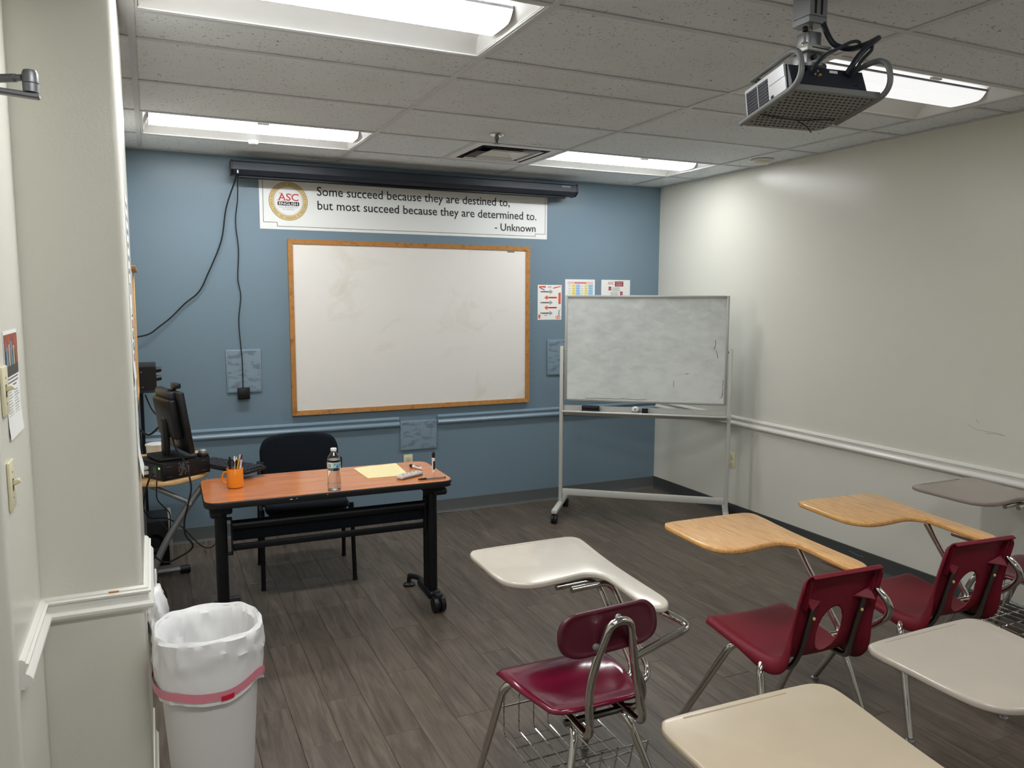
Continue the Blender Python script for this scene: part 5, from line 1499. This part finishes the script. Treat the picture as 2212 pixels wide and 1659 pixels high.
def shell_mesh(cx):
    prof = [(0.262, 0.420), (0.252, 0.436), (0.222, 0.444), (0.12, 0.436), (0.0, 0.424), (-0.085, 0.424), (-0.132, 0.446), (-0.158, 0.490), (-0.178, 0.560), (-0.200, 0.650), (-0.218, 0.720), (-0.228, 0.755), (-0.240, 0.768), (-0.254, 0.762)]
    half = [0.170, 0.186, 0.194, 0.196, 0.190, 0.182, 0.178, 0.176, 0.174, 0.172, 0.169, 0.167, 0.166, 0.166]
    P = spline([(a, b, w_) for (a, b), w_ in zip(prof, half)], 7)
    nu = 40; us = [-1+2*i/nu for i in range(nu+1)]
    M = len(P)
    grid = {}
    vs = []
    zm = 0.0
    for j in range(M):
        y, z, hw = P[j]
        a = P[max(j-1, 0)]; b = P[min(j+1, M-1)]
        tx = Vector((0, b.x-a.x, b.y-a.y)).normalized()
        nrm = Vector((0, tx.z, -tx.y))          # up for the seat, forward for the back
        if j == 0:
            if nrm.z < 0: nrm = -nrm
        elif nrm.dot(pn) < 0: nrm = -nrm
        pn = nrm.copy()
        zm = max(zm, z)
        if zm > 0.728 and j > M//2:
            q = min(1.0, (zm-0.728)/0.042)
            hw = hw-0.030*(1-math.sqrt(max(0.0, 1-q*q)))
        backness = max(0.0, min(1.0, (z-0.45)/0.10))
        for i, u in enumerate(us):
            x = cx+u*hw
            # sides of the seat rise a little, sides of the back come forward, then the rim folds away
            lift = 0.012*u*u*(1-backness)+0.014*u*u*backness
            e = max(0.0, (abs(u)-0.88)/0.12)
            g = math.exp(-((y+0.10)/0.10)**2-((z-0.45)/0.09)**2)
            lift -= (0.026+0.030*g)*e**1.4
            lift *= 1-max(0.0, min(1.0, (zm-0.735)/0.033))
            p = Vector((x, y, z))+nrm*lift
            vs.append(tuple(p)); grid[(i, j)] = len(vs)-1
    # oval opening low in the back
    def inside(i, j):
        y, z, hw = P[j]
        return ((us[i]*hw)/0.054)**2+((z-0.545)/0.088)**2
    fs = []
    for j in range(M-1):
        for i in range(nu):
            q = [(i, j), (i+1, j), (i+1, j+1), (i, j+1)]
            yc = sum(P[b].x for a, b in q)/4
            if yc < -0.13 and all(inside(a, b) < 1.0 for a, b in q): continue
            fs.append(tuple(grid[a] for a in q))
    used = {}
    cnt = {}
    for f in fs:
        for k in f: cnt[k] = cnt.get(k, 0)+1
    for (i, j), idx in grid.items():
        if 0 < i < nu and 0 < j < M-1 and idx in cnt and cnt[idx] < 4 and P[j].x < -0.10:
            # pull the ragged edge of the opening onto the ellipse
            s = math.sqrt(inside(i, j))
            if s > 1e-4:
                x, y, z = vs[idx]
                k = 1.0/s
                nx = cx+(x-cx)*k; nz = 0.545+(z-0.545)*k
                # slide along the sloping back
                ny = y-(nz-z)*0.24
                vs[idx] = (nx, ny, nz)
    keep = sorted(cnt)
    remap = {o: n for n, o in enumerate(keep)}
    return MB().add([vs[k] for k in keep], [tuple(remap[k] for k in f) for f in fs])

def desk_b(name, label, loc, rot):
    t = thing(name, label, 'desk', (loc[0], loc[1], 0), R(rot), 'tablet arm desks')
    cx = 0.035
    obj('tablet', tablet_mesh(1.0), MATS['oak_tablet'], t)
    sh = obj('seat_shell', shell_mesh(cx), MATS['maroon_plastic'], t, True, 50)
    solid(sh, 0.005, 0.0)
    # moulded pockets and ribs on the back
    for s in (-1, 1):
        g = MB()
        x0, x1 = cx+s*0.136, cx+s*0.066
        y = -0.212
        g.add([(x0, y+0.010, 0.662), (x1, y+0.010, 0.660), (x0, y-0.026, 0.650), (x0, y+0.004, 0.684), (x1+s*0.01, y+0.006, 0.664)],
              [(0, 1, 2), (0, 2, 3), (1, 4, 3, 2), (0, 3, 4, 1)])
        obj('pocket', g, MATS['maroon_plastic'], sh, False)
        obj('rib', MB().add([(cx+s*0.135, -0.205, 0.745), (cx+s*0.135, -0.234, 0.745), (cx+s*0.135, -0.180, 0.640), (cx+s*0.135, -0.212, 0.640),
                             (cx+s*0.139, -0.205, 0.745), (cx+s*0.139, -0.234, 0.745), (cx+s*0.139, -0.180, 0.640), (cx+s*0.139, -0.212, 0.640)],
                            [(0, 1, 3, 2), (4, 6, 7, 5), (0, 4, 5, 1), (2, 3, 7, 6), (1, 5, 7, 3), (0, 2, 6, 4)]), MATS['maroon_plastic'], sh, False)
        up = fillet([(cx+s*0.15, 0.14, 0.405), (cx+s*0.13, -0.135, 0.402), (cx+s*0.110, -0.160, 0.46), (cx+s*0.108, -0.213, 0.655)], [0, 0.06, 0.05, 0], 7)
        obj('back_tube', MB().tube(up, 0.010, 12), MATS['steel_dark'], t)
        obj('rivet', MB().lathe([(0.006, -0.012), (0.005, -0.015), (0.002, -0.016)], (cx+s*0.104, -0.200, 0.610), n=12, axis='y'), MATS['gold'], t)
        leg(t, [(cx+s*0.10, 0.085, 0.412), (cx+s*0.185, 0.095, 0.408), (cx+s*0.236, 0.325, 0.012)], 0.0135, 0.05)
        glide(t, cx+s*0.236, 0.326)
        leg(t, [(cx+s*0.09, -0.030, 0.410), (cx+s*0.185, -0.055, 0.405), (cx+s*0.242, -0.190, 0.012)], 0.0135, 0.05)
        glide(t, cx+s*0.242, -0.191)
    obj('seat_frame', MB().tube([(cx-0.14, 0.085, 0.412), (cx+0.14, 0.085, 0.412)], 0.011, 10), MATS['steel_dark'], t)
    obj('seat_frame', MB().tube([(cx-0.14, -0.03, 0.410), (cx+0.14, -0.03, 0.410)], 0.011, 10), MATS['steel_dark'], t)
    obj('tablet_support', MB().tube(fillet([(0.172, 0.135, ZT-0.022), (0.256, -0.02, 0.425), (0.13, -0.04, 0.404)], 0.04, 6), 0.0125, 12), MATS['chrome'], t)
    obj('arm_support', MB().tube(fillet([(0.190, 0.02, ZT-0.034), (0.196, -0.175, ZT-0.034), (0.232, -0.275, 0.610), (0.262, -0.115, 0.480), (0.20, 0.02, 0.405), (0.10, 0.02, 0.404)], [0, 0.06, 0.10, 0.10, 0.04, 0], 8), 0.0125, 12), MATS['chrome'], t)
    return t

desk_a('tablet_arm_desk', 'beige tablet desk with glossy dark red seat and wire basket, front left of the group', 'tablet_beige', (1.172, 2.012), 0)
desk_b('tablet_arm_desk', 'left of two oak topped desks with a dark red plastic shell seat', (2.003, 2.008), -2.5)
desk_b('tablet_arm_desk', 'right of two oak topped desks with a dark red plastic shell seat', (2.742, 2.040), -5)
desk_a('tablet_arm_desk', 'dull taupe topped tablet desk standing against the right wall', 'tablet_taupe', (3.530, 2.045), 0)
desk_a('tablet_arm_desk', 'nearest tan topped tablet desk cut off by the bottom edge of the photo', 'tablet_tan', (1.103, 0.775), -2.2, 1.06)
desk_a('tablet_arm_desk', 'pale stone topped tablet desk cut off by the right edge of the photo', 'tablet_stone', (1.850, 0.862), 0)

# ------------------------------------------------------------------ projector on its ceiling mount
def projector():
    PC = Vector((1.840, 1.837, 2.216))
    M = Euler((R(-11), 0, R(-6.6)), 'XYZ').to_matrix().to_4x4()
    def setx(o, p=PC):
        o.location = p; o.rotation_euler = Euler((R(-11), 0, R(-6.6)), 'XYZ')
    t = thing('projector_mount', 'grey ceiling mount with perforated tray and looped tube guards', 'projector mount', (1.838, 1.845, ZC))
    def P(v): return (PC+M.to_3x3() @ Vector(v))-Vector((1.838, 1.845, ZC))
    LM = Matrix.Translation(PC-Vector((1.838, 1.845, ZC))) @ M
    out = [tuple(p)[:2] for p in fillet([(-0.150, -0.125, 0), (0.150, -0.125, 0), (0.150, 0.128, 0), (-0.150, 0.128, 0)], [0.004, 0.004, 0.05, 0.02], 6, True)]
    tray = obj('tray', MB().prism(out, -0.002, 0.001, 0).xf(LM), MATS['tray_grey'], t)
    hm = MB()
    for i in range(17):
        for k in range(14):
            x = -0.134+i*0.0167+(0.008 if k % 2 else 0); y = -0.112+k*0.0172
            if x > 0.138 or (abs(x) > 0.11 and y > 0.10): continue
            hm.box(x-0.0040, x+0.0040, y-0.0026, y+0.0026, -0.0027, -0.0019)
    h = obj('perforation', hm.xf(LM), MATS['hole_dark'], tray, False)
    h['kind'] = 'stuff'
    obj('tray_lip', MB().rbox(-0.152, 0.152, -0.132, -0.126, -0.004, 0.014, 0.002, 1).xf(LM), MATS['tray_grey'], t)
    for s in (-1, 1):
        lp = fillet([(s*0.156, 0.120 if s < 0 else 0.062, 0.0), (s*0.156, -0.170, 0.0), (s*0.152, -0.170, 0.106), (s*0.125, 0.090, 0.128)], [0, 0.062, 0.062, 0], 9)
        obj('tube_guard', MB().tube([P(v) for v in lp], 0.0085, 12), MATS['tray_grey'], t)
        obj('guard_end', MB().tube([P((s*0.125, 0.090, 0.128)), P((s*0.030, 0.075, 0.126))], 0.006, 8), MATS['tray_grey'], t)
        obj('clamp_rod', MB().tube([P((s*0.129, 0.060, 0.124)), P((s*0.125, 0.055, 0.085))], 0.003, 8), MATS['steel_dark'], t)
    # column from the ceiling
    obj('ceiling_plate', MB().rbox(-0.06, 0.06, -0.06, 0.06, -0.008, -0.0005, 0.002, 1), MATS['steel_grey'], t)
    ch = MB()
    for (a, b, c, d) in ((-0.034, 0.034, -0.034, -0.028), (-0.034, 0.034, 0.028, 0.034), (-0.034, -0.028, -0.028, 0.028), (0.028, 0.034, -0.028, 0.028)):
        ch.box(a, b, c, d, -0.085, -0.008)
    obj('channel', ch, MATS['steel_grey'], t, False)
    for x in (-0.012, 0.012): obj('channel_slot', MB().box(x-0.004, x+0.004, -0.0348, -0.0340, -0.08, -0.012), MATS['hole_dark'], t, False)
    obj('collar', MB().rbox(-0.036, 0.036, -0.036, 0.036, -0.108, -0.0852, 0.003, 1), MATS['steel_grey'], t)
    obj('rod', MB().tube([(0, 0, -0.108), (0, 0, -0.128)], 0.010, 12), MATS['chrome'], t)
    obj('block', MB().rbox(-0.024, 0.026, -0.026, 0.026, -0.170, -0.1262, 0.004, 2), MATS['steel_grey'], t)
    obj('lock_pin', MB().tube([(-0.036, -0.02, -0.170), (-0.036, -0.02, -0.132)], 0.0035, 8), MATS['chrome'], t)
    obj('pin_base', MB().lathe([(0.009, -0.174), (0.010, -0.168), (0.009, -0.162)], (-0.036, -0.02, 0), n=12), MATS['chrome'], t)
    obj('pin_knob', MB().lathe([(0.003, -0.134), (0.008, -0.130), (0.009, -0.124), (0.007, -0.117), (0.002, -0.115)], (-0.036, -0.02, 0), n=14), MATS['black_plastic'], t)
    obj('head_plate', MB().rbox(-0.046, 0.048, -0.045, 0.045, -0.190, -0.1702, 0.003, 2), MATS['alu'], t)
    obj('head_slot', MB().box(-0.030, 0.034, -0.0456, -0.0448, -0.182, -0.179), MATS['hole_dark'], t, False)
    obj('yoke', MB().rbox(-0.034, 0.030, -0.030, 0.030, -0.222, -0.1902, 0.003, 2), MATS['steel_grey'], t)
    obj('yoke_bolt', MB().lathe([(0.008, -0.040), (0.008, -0.030)], (-0.012, 0, -0.205), n=8, axis='y'), MATS['black_plastic'], t)
    obj('swivel_disc', MB().lathe([(0.052, -0.232), (0.052, -0.2222)], n=24), MATS['steel_grey'], t)
    for z in (-0.226, -0.2295): obj('disc_ring', MB().lathe([(0.0535, z-0.0009), (0.0535, z+0.0009)], n=24), MATS['steel_dark'], t)
    # the projector itself
    p = thing('projector', 'dark projector with silver slotted side resting in the ceiling tray', 'projector', PC)
    p.rotation_euler = Euler((R(-11), 0, R(-6.6)), 'XYZ')
    bx0, bx1, by0, by1, z0, z1 = -0.132, 0.132, -0.098, 0.112, 0.003, 0.106
    prof = [(by0, z0), (by1, z0), (by1+0.004, z0+0.02), (by1-0.004, z1-0.012), (by1-0.02, z1), (by0+0.035, z1), (by0+0.010, z1-0.014), (by0, 0.040)]
    n = len(prof)
    obj('body', MB().add([(x, a, b) for x in (bx0, bx1) for a, b in prof], [(k, (k+1) % n, n+(k+1) % n, n+k) for k in range(n)]+[tuple(range(n)), tuple(range(n, 2*n))]), MATS['proj_black'], p, True, 20)
    sp = obj('side_panel', MB().rbox(bx0-0.006, bx0-0.0002, -0.080, by1+0.002, 0.006, z1-0.004, 0.002, 1), MATS['proj_silver'], p)
    obj('grille', MB().box(bx0-0.0068, bx0-0.0058, 0.000, 0.106, 0.010, 0.090), MATS['black_plastic'], p, False)
    for k in range(8):
        obj('grille_slat', MB().box(bx0-0.0082, bx0-0.0066, 0.002, 0.104, 0.014+k*0.0095, 0.0170+k*0.0095), MATS['proj_black'], p, False)
    obj('grille_post', MB().box(bx0-0.0086, bx0-0.0064, 0.046, 0.049, 0.010, 0.090), MATS['proj_silver'], p, False)
    obj('lock_slot', MB().box(bx0-0.0068, bx0-0.0058, -0.022, -0.010, 0.022, 0.030), MATS['hole_dark'], p, False)
    obj('silver_band', MB().rbox(bx0-0.0075, bx0-0.0058, -0.078, -0.006, 0.062, z1-0.008, 0.001, 1), MATS['proj_silver'], p)
    obj('rear_step', MB().rbox(-0.115, 0.090, by0-0.010, by0-0.0004, 0.016, 0.036, 0.004, 2), MATS['proj_black'], p)
    obj('rear_cap', MB().lathe([(0.020, by0-0.006), (0.022, by0-0.001)], (0.108, 0, 0.026), n=20, axis='y'), MATS['proj_black'], p)
    for (x, z, m) in ((-0.055, 0.082, 'marker_white'), (-0.040, 0.074, 'steel_grey'), (-0.032, 0.064, 'pencil_yellow'), (-0.050, 0.064, 'steel_grey')):
        obj('jack', MB().lathe([(0.0035, -0.012), (0.0035, -0.004)], (x, by0+0.008, z), n=10, axis='y'), MATS[m], p)
    obj('port', MB().rbox(-0.095, -0.075, by0-0.004, by0+0.006, 0.074, 0.088, 0.001, 1), MATS['black_gloss'], p)
    obj('rating_label', MB().box(0.008, 0.036, by0+0.0035, by0+0.0055, 0.076, 0.084), MATS['paper'], p, False)
    obj('lens', MB().lathe([(0.030, by1-0.004), (0.030, by1+0.012), (0.024, by1+0.013), (0.020, by1+0.004)], (0.05, 0, 0.045), n=24, axis='y'), MATS['black_gloss'], p)
    # zip tie under the tray
    z = thing('zip_tie', 'black zip tie strapped under the projector tray with a loose end', 'zip tie', PC)
    z.rotation_euler = Euler((R(-11), 0, R(-6.6)), 'XYZ')
    obj('strap', MB().tube([(-0.145, 0.040, -0.0042), (0.0, 0.058, -0.0042), (0.125, 0.030, -0.0042)], 0.0014, 6), MATS['black_plastic'], z)
    obj('loose_end', MB().tube([(0.006, 0.058, -0.0045), (0.024, 0.040, -0.030), (0.030, 0.030, -0.052)], 0.0018, 6), MATS['black_plastic'], z)
    # cables
    def cable(pts, r, label):
        tag(obj('projector_cable', MB().tube(spline(pts, 7), r, 9), MATS['proj_black']), label, 'cable', 'projector cables')
    cable([(1.862, 1.815, 2.468), (1.868, 1.80, 2.43), (1.882, 1.79, 2.405), (1.905, 1.78, 2.395), (1.940, 1.77, 2.394), (1.985, 1.76, 2.410), (2.020, 1.755, 2.428), (2.010, 1.745, 2.424),
           (1.960, 1.735, 2.392), (1.925, 1.735, 2.360), (1.905, 1.740, 2.330), (1.900, 1.752, 2.312)], 0.0085, 'thick cable bundle looping out from the mount to the projector back')
    cable([(1.945, 1.745, 2.392), (1.925, 1.738, 2.402), (1.890, 1.735, 2.395), (1.835, 1.730, 2.368), (1.790, 1.728, 2.345), (1.765, 1.735, 2.322), (1.758, 1.748, 2.300)], 0.0050, 'thin cable bending left to the projector jacks')
    cable([(1.995, 1.750, 2.412), (1.965, 1.725, 2.380), (1.930, 1.722, 2.350), (1.915, 1.730, 2.325), (1.912, 1.748, 2.305)], 0.0050, 'thin cable running beside the thick bundle to the projector')
projector()

# ------------------------------------------------------------------ small marks of wear
def wear():
    mat('wall_scratch', rgb(150, 147, 138), 0.6)
    mat('scuff_light', rgb(120, 122, 122), 0.7)
    mat('orange_smudge', rgb(206, 140, 80), 0.6)
    rw = bpy.data.objects['wall_right']
    for pts in ([(2.70, 0.985), (2.66, 0.968), (2.60, 0.962), (2.54, 0.962), (2.50, 0.955)], [(2.60, 0.950), (2.55, 0.958), (2.51, 0.955)], [(2.66, 1.02), (2.64, 1.00)]):
        obj('scratch', MB().tube(spline([(XR-0.0002, y, z) for y, z in pts], 4), 0.0009, 5), MATS['wall_scratch'], rw)
    obj('scuff', MB().tube(spline([(XR-0.0052, 3.42, 0.070), (XR-0.0052, 3.36, 0.062), (XR-0.0052, 3.31, 0.064)], 4), 0.0016, 5), MATS['scuff_light'], bpy.data.objects['baseboard_right'])
    rl = bpy.data.objects['trim_4']
    obj('paint_smudge', MB().rbox(-0.150, -0.122, 2.536, 2.5385, 0.768, 0.7735, 0.001, 1), MATS['orange_smudge'], rl)
    # soot beside the air vent
    mat('soot', rgb(96, 94, 92), 0.9)
    random.seed(21)
    mb = MB()
    for k in range(90):
        x = 2.20+random.gauss(0, 0.075); y = 4.34+random.gauss(0, 0.025)
        r = random.uniform(0.0015, 0.0042)
        if x > 2.40 or y > 4.40: continue
        mb.lathe([(r, 0.0), (r*0.6, -0.0004)], (x, y, ZC+0.003), n=6)
    s = obj('vent_soot', mb, MATS['soot'], bpy.data.objects['ceiling'], False)
    s['kind'] = 'stuff'
wear()
